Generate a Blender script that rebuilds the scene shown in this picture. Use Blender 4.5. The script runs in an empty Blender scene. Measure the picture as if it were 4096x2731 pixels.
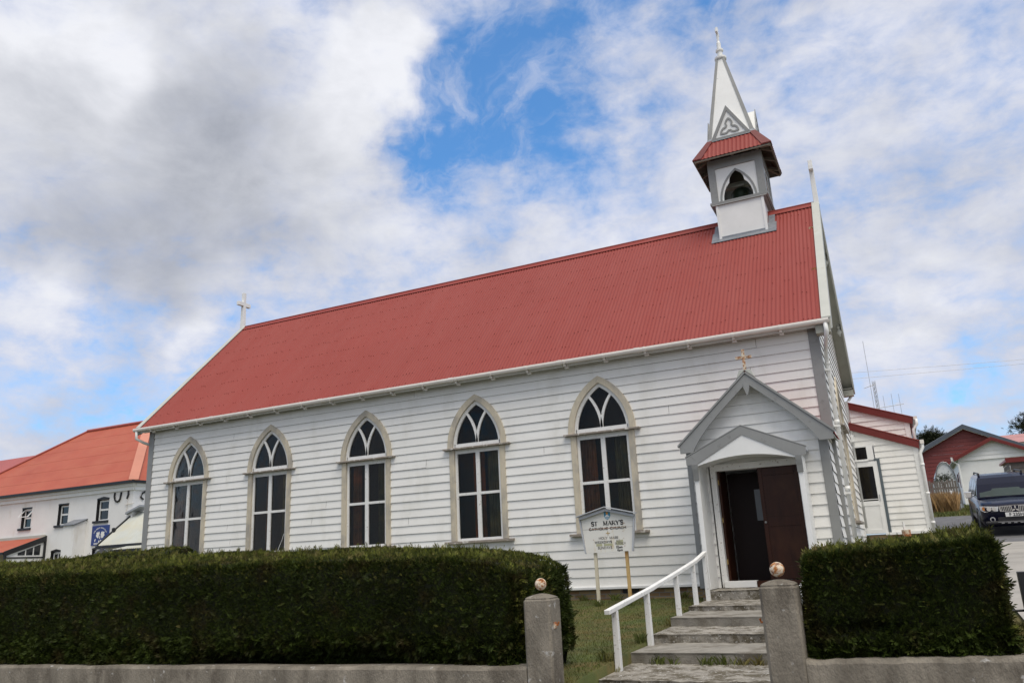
import bpy, bmesh, math, random
import numpy as np
from mathutils import Vector, Matrix
random.seed(7); rng = np.random.default_rng(11)
S = bpy.context.scene
COL = S.collection
R = math.radians
sin, cos, sqrt, pi = math.sin, math.cos, math.sqrt, math.pi

# ------------------------------------------------------------------ camera
cam = bpy.data.cameras.new('camera'); camo = bpy.data.objects.new('camera', cam); COL.objects.link(camo)
cam.sensor_width = 36; cam.sensor_fit = 'HORIZONTAL'; cam.lens = 27.673
cam.clip_start = .05; cam.clip_end = 9000
_yaw, _pit, _rol = 0.4388, 0.2696, -0.0500
_f = Vector((-sin(_yaw)*cos(_pit), cos(_yaw)*cos(_pit), sin(_pit)))
_r = Vector((cos(_yaw), sin(_yaw), 0)); _u = _r.cross(_f)
_r2 = cos(_rol)*_r + sin(_rol)*_u; _u2 = -sin(_rol)*_r + cos(_rol)*_u
M = Matrix((( _r2.x, _u2.x, -_f.x, 0.941), (_r2.y, _u2.y, -_f.y, -16.302), (_r2.z, _u2.z, -_f.z, 0.628), (0, 0, 0, 1)))
camo.matrix_world = M
S.camera = camo
S.view_settings.view_transform = 'Standard'; S.view_settings.look = 'None'
S.view_settings.exposure = 0.34; S.view_settings.gamma = 1.0

# ------------------------------------------------------------------ sun and sky
SUN_EL, SUN_AZ = 64, 135            # degrees; azimuth from +y towards +x
sun = bpy.data.lights.new('sun', 'SUN'); suno = bpy.data.objects.new('sun', sun); COL.objects.link(suno)
sun.energy = 2.2; sun.angle = R(40); sun.color = (1, .92, .80)
_sd = Vector((sin(R(SUN_AZ))*cos(R(SUN_EL)), cos(R(SUN_AZ))*cos(R(SUN_EL)), sin(R(SUN_EL))))
suno.rotation_euler = (-_sd).to_track_quat('-Z', 'Y').to_euler()

W = bpy.data.worlds.new('World'); S.world = W; W.use_nodes = True
def sky():
    nt = W.node_tree; nt.nodes.clear(); L = nt.links.new
    def N(t, **k):
        n = nt.nodes.new(t)
        for a, b in k.items(): setattr(n, a, b)
        return n
    def val(x, sock):
        if isinstance(x, (int, float)): sock.default_value = x
        else: L(x, sock)
    def mth(op, a, b=0.0, c=None, clamp=False):
        n = N('ShaderNodeMath', operation=op, use_clamp=clamp); val(a, n.inputs[0]); val(b, n.inputs[1])
        if c is not None: val(c, n.inputs[2])
        return n.outputs[0]
    def mr(x, a, b, c=0.0, d=1.0, smooth=True):
        n = N('ShaderNodeMapRange', interpolation_type='SMOOTHSTEP' if smooth else 'LINEAR'); val(x, n.inputs[0])
        for i, v in enumerate((a, b, c, d)): val(v, n.inputs[1+i])
        return n.outputs[0]
    def mix(f, a, b):
        n = N('ShaderNodeMix', data_type='RGBA'); val(f, n.inputs['Factor'])
        for s, x in ((n.inputs[6], a), (n.inputs[7], b)):
            if isinstance(x, tuple): s.default_value = (*x, 1)
            else: L(x, s)
        return n.outputs[2]
    tc = N('ShaderNodeTexCoord').outputs['Generated']
    def noise(scale, detail, rough, vec, dist=0.0):
        n = N('ShaderNodeTexNoise'); n.inputs['Scale'].default_value = scale; n.inputs['Detail'].default_value = detail
        n.inputs['Roughness'].default_value = rough; n.inputs['Distortion'].default_value = dist; L(vec, n.inputs['Vector']); return n
    def warp(vec, scale, amt, detail=4):
        n = noise(scale, detail, .6, vec)
        a = N('ShaderNodeVectorMath', operation='SUBTRACT'); L(n.outputs['Color'], a.inputs[0]); a.inputs[1].default_value = (.5, .5, .5)
        b = N('ShaderNodeVectorMath', operation='SCALE'); L(a.outputs[0], b.inputs[0]); b.inputs['Scale'].default_value = amt
        c = N('ShaderNodeVectorMath', operation='ADD'); L(vec, c.inputs[0]); L(b.outputs[0], c.inputs[1]); return c.outputs[0]
    wv = warp(warp(tc, 5, .16), 26, .035)
    wv2 = warp(tc, 4, .22)
    def blob(az, el, r, w, vec):
        d = (sin(R(az))*cos(R(el)), cos(R(az))*cos(R(el)), sin(R(el)))
        n = N('ShaderNodeVectorMath', operation='DISTANCE'); L(vec, n.inputs[0]); n.inputs[1].default_value = d
        return mr(n.outputs['Value'], 0.0, r, w, 0.0)
    def total(lst, vec, start):
        t = start
        for b in lst: t = mth('ADD', t, blob(*b, vec))
        return t
    squash = N('ShaderNodeMapping'); squash.inputs['Scale'].default_value = (1, 1, 1.7); L(tc, squash.inputs['Vector'])
    f1 = noise(3.6, 10, .56, squash.outputs[0], .25).outputs['Fac']
    f2 = noise(6.5, 10, .62, squash.outputs[0], .3).outputs['Fac']
    f3 = noise(19, 8, .6, squash.outputs[0], .2).outputs['Fac']
    f4 = noise(3.0, 6, .5, wv2, .6).outputs['Fac']
    # coverage: thin veil everywhere, blue windows, thick bank on the left
    cov = total([(-25.7, 33.0, .10, -.40), (-30.3, 29.0, .085, -.50), (-27, 36.5, .09, -.38), (-34.2, 31.0, .055, -.42), (-27.6, 31, .08, -.36),
                 (-21.0, 37.0, .13, -.30), (-20, 29.3, .10, -.28), (-15.9, 25.2, .08, -.26), (-5.4, 36.8, .08, -.36), (-12, 34, .12, -.14), (-44.1, 23.5, .07, -.12),
                 (-52.5, 15.3, .11, -.04), (7, 13.5, .10, -.03), (-24, 34, .20, -.16),
                 (-44, 31.5, .26, .30), (-54, 24.5, .24, .26), (-60, 31, .22, .2), (-36.0, 34.6, .10, .50), (-38.4, 30.6, .08, .34), (-33.1, 36.3, .06, .45), (-48, 15.4, .06, .25), (-58, 16.5, .09, .25),
                 (-15, 21, .2, .10), (8, 22, .25, .10), (-25, 90, .9, .35), (155, 40, 1.3, .4)], wv, mth('MULTIPLY_ADD', f3, .95, mth('MULTIPLY_ADD', f1, 1.15, -.37)))
    cover = mr(cov, .24, .84, .06, 1.0)
    f5 = noise(10, 9, .62, wv, .4).outputs['Fac']
    wisp = mr(f5, .46, .74, 0.0, .62)
    cover = mth('ADD', cover, mth('MULTIPLY', mth('SUBTRACT', 1.0, cover), wisp), clamp=True)
    # shading of the cloud: bright tops, slate grey bellies
    dk = total([(-45.5, 30, .19, .50), (-50, 30, .22, .35), (-52, 26, .22, .40), (-54, 20.4, .15, .75), (-46, 21.5, .15, .45), (-37, 23, .16, .26), (-41, 26, .16, .22), (-60, 28, .16, .25), (8.7, 19, .15, .34), (5, 25, .12, .10), (-58.5, 24, .14, .3),
                (-53.8, 32.3, .075, -.95), (-58.2, 16.0, .13, -.9), (-48.2, 15.6, .08, -.7), (-33, 35.3, .08, -.5), (-20, 25, .12, -.2), (9.7, 26.4, .1, -.3), (-2, 27, .15, -.15), (-60, 33, .07, -.5), (-36, 30, .06, -.2), (-50, 17.2, .05, -.2)], wv2,
               mth('MULTIPLY_ADD', f4, .9, mth('MULTIPLY_ADD', f2, 1.9, -1.45)))
    shade = mth('ADD', mr(dk, -.30, 1.75, smooth=False), mth('MULTIPLY_ADD', f3, .30, -.15), clamp=True)
    skyt = N('ShaderNodeTexSky', sky_type='NISHITA'); skyt.sun_disc = False
    skyt.sun_elevation = R(SUN_EL); skyt.sun_rotation = R(SUN_AZ); skyt.air_density = 1.0; skyt.dust_density = .3; skyt.ozone_density = 2.5
    K = 10.0
    white = (.70*K, .71*K, .75*K); grey = (.25*K, .27*K, .32*K); veil = (.51*K, .545*K, .66*K)
    thin = mr(cov, .62, 1.15)
    cl = mix(thin, veil, white)
    cl = mix(shade, cl, grey)
    sat = N('ShaderNodeMix', data_type='RGBA', blend_type='MULTIPLY'); sat.inputs['Factor'].default_value = 1
    L(skyt.outputs[0], sat.inputs[6]); sat.inputs[7].default_value = (SKYT[0], SKYT[1], SKYT[2], 1)
    col = mix(cover, sat.outputs[2], cl)
    bg = N('ShaderNodeBackground'); L(col, bg.inputs['Color']); bg.inputs['Strength'].default_value = .1
    out = N('ShaderNodeOutputWorld'); L(bg.outputs[0], out.inputs[0])
SKYT = (.60, 1.28, 1.68)
sky()

# ------------------------------------------------------------------ materials
MATS = {}
def mat(name, c, rough=.6, var=.12, scale=3.0, stretch=(1, 1, 1), c2=None, thr=.62, s2=4.0, soft=.06, bump=0.0, bs=60.0, metal=0.0, spec=.5, st2=(1, 1, 1), c3=None, thr3=.7, s3=20, island=0.0, coat=0.0, subsurf=0):
    if name in MATS: return MATS[name]
    m = bpy.data.materials.new(name); m.use_nodes = True; nt = m.node_tree; L = nt.links.new
    p = nt.nodes['Principled BSDF']
    p.inputs['Roughness'].default_value = rough; p.inputs['Metallic'].default_value = metal
    p.inputs['Specular IOR Level'].default_value = spec
    if coat: p.inputs['Coat Weight'].default_value = coat; p.inputs['Coat Roughness'].default_value = .05
    geo = nt.nodes.new('ShaderNodeNewGeometry')
    def mp(st):
        n = nt.nodes.new('ShaderNodeMapping'); n.inputs['Scale'].default_value = st; L(geo.outputs['Position'], n.inputs['Vector']); return n.outputs[0]
    def noise(s, st, d=6):
        n = nt.nodes.new('ShaderNodeTexNoise'); n.inputs['Scale'].default_value = s; n.inputs['Detail'].default_value = d
        n.inputs['Roughness'].default_value = .62; L(mp(st), n.inputs['Vector']); return n.outputs['Fac']
    def rng_(x, a, b, lo, hi):
        n = nt.nodes.new('ShaderNodeMapRange'); L(x, n.inputs[0])
        for i, v in enumerate((a, b, lo, hi)): n.inputs[1+i].default_value = v
        return n.outputs[0]
    def mixc(f, a, b, mode='MIX'):
        n = nt.nodes.new('ShaderNodeMix'); n.data_type = 'RGBA'; n.blend_type = mode
        if isinstance(f, float): n.inputs['Factor'].default_value = f
        else: L(f, n.inputs['Factor'])
        for s, x in ((n.inputs[6], a), (n.inputs[7], b)):
            if isinstance(x, tuple): s.default_value = (*x, 1)
            else: L(x, s)
        return n.outputs[2]
    lo = tuple(max(0, x*(1-var)) for x in c); hi = tuple(min(1, x*(1+var)) for x in c)
    col = mixc(rng_(noise(scale, stretch), .3, .7, 0, 1), lo, hi)
    if island:
        lo2 = tuple(x*(1-island) for x in (1, 1, 1)); f = geo.outputs['Random Per Island']
        col = mixc(1.0, col, mixc(f, lo2, (1+island, 1+island*.8, 1+island*.3)), 'MULTIPLY')
    if c2: col = mixc(rng_(noise(s2, st2, 8), thr-soft, thr+soft, 0, 1), col, c2)
    if c3: col = mixc(rng_(noise(s3, (1, 1, 1), 8), thr3-.03, thr3+.03, 0, 1), col, c3)
    L(col, p.inputs['Base Color'])
    if bump:
        b = nt.nodes.new('ShaderNodeBump'); b.inputs['Strength'].default_value = bump; b.inputs['Distance'].default_value = .02
        L(noise(bs, stretch, 8), b.inputs['Height']); L(b.outputs[0], p.inputs['Normal'])
    MATS[name] = m; return m

WHITE = mat('weatherboard_paint', (.80, .795, .765), .55, .05, .6, (1, 1, 3), c2=(.68, .67, .62), thr=.63, s2=1.5, soft=.12, st2=(1, 1, .4), c3=(.46, .43, .38), thr3=.755, s3=13, bump=.08, bs=30, spec=.3)
WHITE2 = mat('white_gloss_paint', (.78, .785, .77), .4, .05, 2, c2=(.62, .60, .55), thr=.70, s2=6, soft=.05, spec=.4)
PEEL = mat('peeling_white_paint', (.74, .74, .72), .6, .06, 3, c2=(.36, .33, .29), thr=.64, s2=22, soft=.04, st2=(1, 1, 1), bump=.15)
GREY = mat('grey_trim_paint', (.25, .255, .25), .5, .09, 2, c2=(.19, .19, .185), thr=.64, s2=7, bump=.05)
CREAM = mat('weathered_trim', (.56, .50, .385), .75, .10, 3, (6, 6, 1.2), c2=(.32, .30, .265), thr=.55, s2=2.2, soft=.10, st2=(1, 1, .6), c3=(.20, .185, .16), thr3=.72, s3=14, bump=.2, bs=30)
OLDWOOD = mat('bare_weathered_wood', (.27, .235, .20), .85, .25, 8, (1, 8, 8), c2=(.62, .60, .56), thr=.58, s2=9, soft=.05, bump=.3)
ROOFRED = mat('red_roof_paint', (.25, .046, .037), .6, .05, .35, (1, 1, 1), c2=(.265, .058, .048), thr=.60, s2=.9, soft=.2, st2=(2.5, .5, .5), spec=.22)
ROOFDK = mat('dark_red_paint', (.14, .017, .013), .4, .12, 2, spec=.4)
CAPG = mat('verge_grey_paint', (.45, .46, .42), .55, .06, 3, c2=(.38, .34, .27), thr=.68, s2=5, c3=(.17, .13, .10), thr3=.76, s3=10, bump=.05)
TIMB = mat('shaded_brown_timber', (.17, .145, .115), .8, .2, 6)  # brown timber, darkened to carry the shade under the skirt eaves
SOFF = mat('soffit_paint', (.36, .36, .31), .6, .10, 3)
LEAD = mat('lead_flashing', (.21, .225, .25), .45, .2, 8, metal=.3, bump=.1)
GUTW = mat('white_gutter_plastic', (.72, .68, .63), .35, .05, 3, c2=(.55, .50, .45), thr=.68, s2=5)
RUST = mat('rusty_iron', (.30, .10, .025), .85, .4, 14, c2=(.60, .52, .40), thr=.54, s2=9, soft=.05, c3=(.09, .03, .015), thr3=.62, s3=16, bump=.4)
RUSTX = mat('rust_stained_white', (.66, .58, .46), .8, .1, 10, c2=(.34, .13, .035), thr=.50, s2=26, soft=.07, c3=(.12, .035, .018), thr3=.60, s3=22, bump=.3, spec=.2)
GLASS = mat('dark_window_glass', (.008, .008, .009), .06, .5, 2.0, c2=(.022, .017, .007), thr=.56, s2=1.5, soft=.12, st2=(3.5, 1, .5), c3=None, spec=.14)  # brown patches put hints of reflections and curtains into the glass colour
GLASS2 = mat('small_window_glass', (.02, .022, .025), .05, .4, 2, spec=.5)
def _glass():
    m = bpy.data.materials.new('old_window_glass'); m.use_nodes = True; nt = m.node_tree; L = nt.links.new; nt.nodes.clear()
    o = nt.nodes.new('ShaderNodeOutputMaterial'); mx = nt.nodes.new('ShaderNodeMixShader'); t = nt.nodes.new('ShaderNodeBsdfTransparent'); g_ = nt.nodes.new('ShaderNodeBsdfGlossy')
    t.inputs[0].default_value = (.80, .79, .75, 1); g_.inputs['Roughness'].default_value = .03; g_.inputs[0].default_value = (.6, .6, .6, 1)
    f = nt.nodes.new('ShaderNodeFresnel'); f.inputs['IOR'].default_value = 1.30
    b = nt.nodes.new('ShaderNodeBump'); n = nt.nodes.new('ShaderNodeTexNoise'); n.inputs['Scale'].default_value = 2.2; b.inputs['Strength'].default_value = .25; b.inputs['Distance'].default_value = .05
    gg = nt.nodes.new('ShaderNodeNewGeometry'); L(gg.outputs['Position'], n.inputs['Vector']); L(n.outputs[0], b.inputs['Height']); L(b.outputs[0], g_.inputs['Normal'])
    L(f.outputs[0], mx.inputs[0]); L(t.outputs[0], mx.inputs[1]); L(g_.outputs[0], mx.inputs[2]); L(mx.outputs[0], o.inputs[0]); return m
PANE = _glass()
CURT = mat('faded_curtain', (.20, .10, .045), .9, .5, 5, (3, 1, .6), c2=(.46, .15, .05), thr=.56, s2=1.6, soft=.12)
CURT2 = mat('olive_curtain', (.12, .12, .07), .9, .4, 5, (4, 1, .5), c2=(.24, .21, .09), thr=.58, s2=2.0, soft=.1)
CONC = mat('old_concrete', (.22, .197, .16), .95, .35, 3.5, (1, 1, .5), c2=(.135, .118, .095), thr=.56, s2=4.5, soft=.08, st2=(1, 1, .45), c3=(.42, .41, .385), thr3=.655, s3=9, bump=1.0, bs=55, spec=.2)
CONCL = mat('worn_step_concrete', (.29, .27, .235), .95, .25, 6, c2=(.12, .105, .078), thr=.52, s2=5, soft=.06, c3=(.50, .49, .46), thr3=.61, s3=30, bump=1.0, bs=35, spec=.15)
CONCM = mat('smooth_step_concrete', (.26, .245, .215), .92, .2, 4, c2=(.14, .125, .10), thr=.56, s2=3, soft=.1, c3=(.40, .39, .36), thr3=.68, s3=28, bump=.6, bs=45, spec=.15)
CONCD = mat('forecourt_concrete', (.33, .31, .28), .9, .12, .8, c2=(.22, .21, .19), thr=.6, s2=1.2, soft=.1, c3=(.14, .14, .13), thr3=.75, s3=5, bump=.3, bs=40)
ASPH = mat('asphalt', (.11, .11, .115), .92, .15, 1.5, c2=(.15, .15, .15), thr=.6, s2=2, bump=.4, bs=80)
LAWN = mat('lawn_soil_turf', (.055, .070, .013), .95, .35, 2.0, c2=(.12, .085, .026), thr=.55, s2=1.6, soft=.12, bump=.6, bs=50)
FIELD = mat('field_grass', (.075, .095, .025), .95, .25, .6, c2=(.11, .095, .04), thr=.58, s2=.8, soft=.12)
BLADE = mat('grass_blades', (.078, .102, .015), .7, .3, 2.0, c2=(.16, .12, .034), thr=.58, s2=1.4, soft=.1, island=.35)
STRAW = mat('dry_grass_blades', (.30, .19, .085), .8, .3, 2.0, island=.3)
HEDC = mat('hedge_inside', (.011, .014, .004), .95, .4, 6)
HEDL = mat('hedge_leaf', (.023, .036, .006), .6, .35, 1.3, c2=(.034, .024, .009), thr=.60, s2=3.0, soft=.10, island=.45, spec=.12)
HEDT = mat('hedge_pale_leaf', (.095, .112, .021), .6, .3, 1.6, c2=(.11, .088, .034), thr=.56, s2=3.2, soft=.1, island=.45, spec=.12)
TREEL = mat('dark_conifer_leaf', (.016, .022, .009), .7, .3, .5, island=.5, spec=.2)
BARK = mat('bark', (.07, .05, .035), .9, .3, 6)
DOORB = mat('brown_door_varnish', (.036, .011, .005), .35, .3, 2, (6, 1, .7), c2=(.055, .020, .008), thr=.60, s2=2, soft=.1, spec=.22)
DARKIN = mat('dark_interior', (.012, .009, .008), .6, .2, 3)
BELL = mat('green_bronze', (.022, .035, .022), .42, .35, 5, metal=.5, c2=(.07, .05, .02), thr=.6, s2=5)
RENDER = mat('white_render', (.77, .765, .75), .85, .05, .8, c2=(.64, .61, .55), thr=.66, s2=1.2, soft=.1, st2=(1, 1, .3), bump=.15, bs=12)
BLACKP = mat('black_paint', (.012, .012, .014), .45, .2, 3)
ROOFOR = mat('faded_red_roof', (.37, .075, .036), .6, .10, .25, c2=(.41, .11, .055), thr=.56, s2=.5, soft=.2, st2=(1, 1, 2))
ROOFOR2 = mat('rose_red_roof', (.36, .085, .07), .5, .1, .3)
HIPCAP = mat('hip_cap_paint', (.50, .20, .13), .5, .1, .5)
GALV = mat('galvanised_sheet', (.40, .42, .39), .5, .12, .6, c2=(.42, .40, .30), thr=.58, s2=.9, soft=.15)
BARNR = mat('dark_red_cladding', (.155, .020, .017), .55, .12, 1.0)
NAVY = mat('navy_car_paint', (.0025, .0035, .015), 0.16, .1, 2, spec=.22, coat=0)
CARGL = mat('car_glass', (.035, .05, .045), .05, .2, 1, spec=.3)
CHROME = mat('chrome', (.75, .76, .78), .15, .04, 3, metal=1.0)
RUBBER = mat('tyre_rubber', (.018, .018, .018), .8, .2, 6)
BLKPL = mat('black_plastic', (.018, .018, .02), .5, .2, 5)
LENS = mat('clear_lens', (.62, .64, .66), .12, .1, 6)
ORNG = mat('amber_lens', (.60, .22, .04), .2, .1, 6)
SIGNW = mat('sign_board_paint', (.74, .73, .68), .6, .05, 3, c2=(.60, .44, .20), thr=.67, s2=4, soft=.08, st2=(2, 1, .6), c3=(.40, .37, .30), thr3=.74, s3=16)
SIGNG = mat('sign_grey_paint', (.42, .44, .47), .6, .1, 5)
POSTY = mat('stained_post_paint', (.60, .55, .42), .7, .1, 4, c2=(.45, .23, .06), thr=.60, s2=3, soft=.12, st2=(1, 1, .5))
INK = mat('black_lettering', (.02, .02, .022), .6, .2, 12)
INKF = mat('faded_lettering', (.20, .19, .175), .7, .4, 25)
GOLD = mat('dull_gold_paint', (.40, .28, .10), .6, .15, 9)
TAPE = mat('olive_tape', (.42, .42, .27), .6, .1, 9)
BLUES = mat('crest_blue', (.035, .25, .40), .5, .1, 9)
ORS = mat('crest_orange', (.70, .30, .04), .5, .1, 9)
CRW = mat('crest_white', (.75, .75, .73), .5, .05, 9)
SIGNB = mat('police_sign_blue', (.02, .045, .20), .45, .08, 2)
STEEL = mat('galvanised_steel', (.45, .46, .47), .5, .1, 6, metal=.5)
GREYW = mat('weathered_timber', (.17, .15, .13), .9, .25, 5, bump=.3)
POLY = mat('polythene_sheet', (.62, .65, .66), .35, .1, 2)
SLATE = mat('grey_sheet_roof', (.30, .32, .35), .5, .1, 1)
PINKR = mat('pale_red_roof', (.42, .20, .18), .55, .12, 1)

# ------------------------------------------------------------------ mesh helpers
class MB:
    def __init__(s): s.v = []; s.f = []
    def add(s, vs, fs):
        o = len(s.v); s.v += [tuple(v) for v in vs]; s.f += [[i+o for i in f] for f in fs]; return s
    def box(s, x0, x1, y0, y1, z0, z1):
        return s.add([(x0,y0,z0),(x1,y0,z0),(x1,y1,z0),(x0,y1,z0),(x0,y0,z1),(x1,y0,z1),(x1,y1,z1),(x0,y1,z1)],
                     [[3,2,1,0],[4,5,6,7],[0,1,5,4],[1,2,6,5],[2,3,7,6],[3,0,4,7]])
    def hexa(s, b, t): return s.add(list(b)+list(t), [[3,2,1,0],[4,5,6,7],[0,1,5,4],[1,2,6,5],[2,3,7,6],[3,0,4,7]])
    def bar(s, p, q, w, h, up=(0,0,1)):
        p = Vector(p); q = Vector(q); a = (q-p).normalized(); u = Vector(up)
        if abs(a.dot(u)) > .98: u = Vector((0,1,0))
        x = a.cross(u).normalized()*w/2; y = x.cross(a).normalized()*h/2
        return s.hexa([p-x-y, p+x-y, p+x+y, p-x+y], [q-x-y, q+x-y, q+x+y, q-x+y])
    def prism(s, poly, vec):
        n = len(poly); vec = Vector(vec); a = [Vector(p) for p in poly]; b = [p+vec for p in a]
        return s.add(a+b, [list(range(n)), list(range(2*n-1, n-1, -1))]+[[i, i+n, (i+1) % n+n, (i+1) % n] for i in range(n)])
    def strip(s, A, B, vec, closed=False):
        n = len(A); vec = Vector(vec); A = [Vector(p) for p in A]; B = [Vector(p) for p in B]
        V = A+B+[p+vec for p in A]+[p+vec for p in B]; F = []
        for i in range(n if closed else n-1):
            j = (i+1) % n
            F += [[i, j, n+j, n+i], [2*n+i, 3*n+i, 3*n+j, 2*n+j], [i, 2*n+i, 2*n+j, j], [n+i, n+j, 3*n+j, 3*n+i]]
        if not closed: F += [[0, n, 3*n, 2*n], [n-1, 3*n-1, 4*n-1, 2*n-1]]
        return s.add(V, F)
    def tube(s, pts, r, n=8, closed=False):
        P = [Vector(p) for p in pts]; m = len(P); V = []; F = []
        rs = r if isinstance(r, (list, tuple)) else [r]*m
        for i in range(m):
            a = P[(i+1) % m]-P[i-1] if closed else P[min(i+1, m-1)]-P[max(i-1, 0)]
            a.normalize(); u = Vector((0,0,1)) if abs(a.z) < .9 else Vector((0,1,0))
            x = a.cross(u).normalized(); y = x.cross(a)
            V += [P[i]+(x*cos(2*pi*k/n)+y*sin(2*pi*k/n))*rs[i] for k in range(n)]
        for i in range(m if closed else m-1):
            j = (i+1) % m
            F += [[i*n+k, i*n+(k+1) % n, j*n+(k+1) % n, j*n+k] for k in range(n)]
        if not closed: F += [list(range(n))[::-1], [(m-1)*n+k for k in range(n)]]
        return s.add(V, F)
    def lathe(s, prof, c, n=16, ax='z'):
        V = []; F = []; m = len(prof)
        for r, z in prof:
            for k in range(n):
                a, b = r*cos(2*pi*k/n), r*sin(2*pi*k/n)
                V.append((c[0]+a, c[1]+b, c[2]+z) if ax == 'z' else ((c[0]+a, c[1]+z, c[2]+b) if ax == 'y' else (c[0]+z, c[1]+a, c[2]+b)))
        for i in range(m-1): F += [[i*n+k, i*n+(k+1) % n, (i+1)*n+(k+1) % n, (i+1)*n+k] for k in range(n)]
        F += [list(range(n))[::-1], [(m-1)*n+k for k in range(n)]]
        return s.add(V, F)
    def sphere(s, c, r, n=20, m=12, jit=0):
        return s.lathe([(max(r*sin(pi*i/m), 1e-4)*(1+random.uniform(-jit, jit)), -r*cos(pi*i/m)) for i in range(m+1)], c, n)
    def build(s, name, m, parent=None, smooth=False, bevel=0, local=False, recalc=True):
        me = bpy.data.meshes.new(name)
        o = bpy.data.objects.new(name, me); COL.objects.link(o)
        off = Vector((0,0,0))
        if parent is not None:
            o.parent = parent
            if not local:
                t = parent
                while t is not None: off += t.location; t = t.parent
        else:
            a = np.array(s.v); off = Vector(((a[:,0].min()+a[:,0].max())/2, (a[:,1].min()+a[:,1].max())/2, a[:,2].min())); o.location = off
        me.from_pydata([(v[0]-off.x, v[1]-off.y, v[2]-off.z) for v in s.v], [], s.f)
        if recalc:
            b = bmesh.new(); b.from_mesh(me); bmesh.ops.recalc_face_normals(b, faces=b.faces); b.to_mesh(me); b.free()
        if smooth:
            for p in me.polygons: p.use_smooth = True
        me.materials.append(m)
        if bevel:
            md = o.modifiers.new('bevel', 'BEVEL'); md.width = bevel; md.segments = 2; md.limit_method = 'ANGLE'; md.angle_limit = R(35)
        return o
def tag(o, label=None, cat=None, group=None, kind=None):
    if label: o['label'] = label
    if cat: o['category'] = cat
    if group: o['group'] = group
    if kind: o['kind'] = kind
    return o
def thing(name, loc, label, cat, group=None):
    o = bpy.data.objects.new(name, None); COL.objects.link(o); o.location = loc; o.empty_display_size = .2
    return tag(o, label, cat, group)
def copy_tree(o, parent=None):
    c = o.copy(); COL.objects.link(c); c.parent = parent
    for ch in list(o.children): copy_tree(ch, c)
    return c
def B(): return MB()

def boards(mb, O, ex, n, s0, s1, z0, z1, h=.19, holes=(), lap=.024, joints=0):
    """lapped weatherboards on a vertical plane; s0/s1 may be functions of z; holes = (centre, halfwidth(z))"""
    O = Vector(O); ex = Vector(ex); n = Vector(n)
    f0 = s0 if callable(s0) else (lambda z: s0); f1 = s1 if callable(s1) else (lambda z: s1)
    i = 0; z = z0
    while z < z1-.005:
        za, zb = z, min(z+h, z1); hl = [hh for hh in holes if any(hh[1](za+(zb-za)*k/8) > 0 for k in range(9))]
        zs = [za+(zb-za)*k/6 for k in range(7)] if hl or callable(s0) or callable(s1) else [za, zb]
        hs = list(hl)
        for _ in range(joints):
            c = random.uniform(f0(za)+.6, f1(za)-.6)
            if all(abs(c-x[0]) > 1.1 for x in hl): hs.append((c, lambda q: .003))
        hs.sort(key=lambda x: x[0])
        nseg = len(hs)+1
        rows = []
        for zz in zs:
            b = [f0(zz)]
            for c, w in hs: ww = w(zz); b += [c-ww, c+ww]
            b.append(f1(zz)); rows.append(b)
        for k in range(nseg):
            la = lap+random.uniform(-.003, .003); dz = random.uniform(-.003, .003)+(random.choice((-.012, .010)) if joints and random.random() < .10 else 0); V = []; F = []
            for q, zz in enumerate(zs):
                t = (zz-za)/h; off = la*(1-t)+.003*t
                a, b = rows[q][2*k], rows[q][2*k+1]
                if b < a: b = a
                zq = zz+(dz if q == 0 else 0)
                V += [O+ex*a+n*off+Vector((0,0,zq)), O+ex*b+n*off+Vector((0,0,zq))]
            for q in range(len(zs)-1): F.append([2*q, 2*q+1, 2*q+3, 2*q+2])
            a, b = rows[0][2*k], rows[0][2*k+1]
            if b > a+.001:
                m_ = len(V); V += [O+ex*a+n*(la-.011)+Vector((0,0,za+dz+.002)), O+ex*b+n*(la-.011)+Vector((0,0,za+dz+.002)), O+ex*a+n*.004+Vector((0,0,za+.045)), O+ex*b+n*.004+Vector((0,0,za+.045))]
                F += [[m_, m_+1, 1, 0], [m_+2, m_+3, m_+1, m_]]; mb.add(V, F)
            elif rows[-1][2*k+1] > rows[-1][2*k]+.001: mb.add(V, F)
        z += h; i += 1
    return mb
def corrugated(mb, P, du, dv, nu_len, rib, amp, nseg=6, vlim=None, nv=1, screws=None):
    """sheet from P along unit du (length nu_len) and vector dv, ribs running along dv"""
    P = Vector(P); du = Vector(du).normalized(); dv = Vector(dv); nn = du.cross(dv).normalized()
    if nn.z < 0: nn = -nn
    n = max(2, int(nu_len/rib*nseg)); V = []; F = []
    for i in range(n+1):
        u = nu_len*i/n; w = amp*(1-abs(sin(pi*u/rib))**.7)*2-amp
        v1 = vlim(u/nu_len) if vlim else 1.0
        V += [P+du*u+nn*w, P+du*u+nn*w+dv*v1]
    for i in range(n): F.append([2*i, 2*i+2, 2*i+3, 2*i+1])
    mb.add(V, F)
    if screws:
        for v in screws:
            for k in range(int(nu_len/rib)):
                if random.random() < .62: continue
                c = P+du*((k+.5)*rib)+dv*(v+random.uniform(-.006, .006))+nn*-amp
                c = P+du*((k+.0)*rib)+dv*(v+random.uniform(-.006, .006))+nn*amp
                mb.hexa([c-du*.009-dv.normalized()*.009, c+du*.009-dv.normalized()*.009, c+du*.009+dv.normalized()*.009, c-du*.009+dv.normalized()*.009],
                        [x+nn*.014 for x in (c-du*.008-dv.normalized()*.008, c+du*.008-dv.normalized()*.008, c+du*.008+dv.normalized()*.008, c-du*.008+dv.normalized()*.008)])
    return mb
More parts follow.
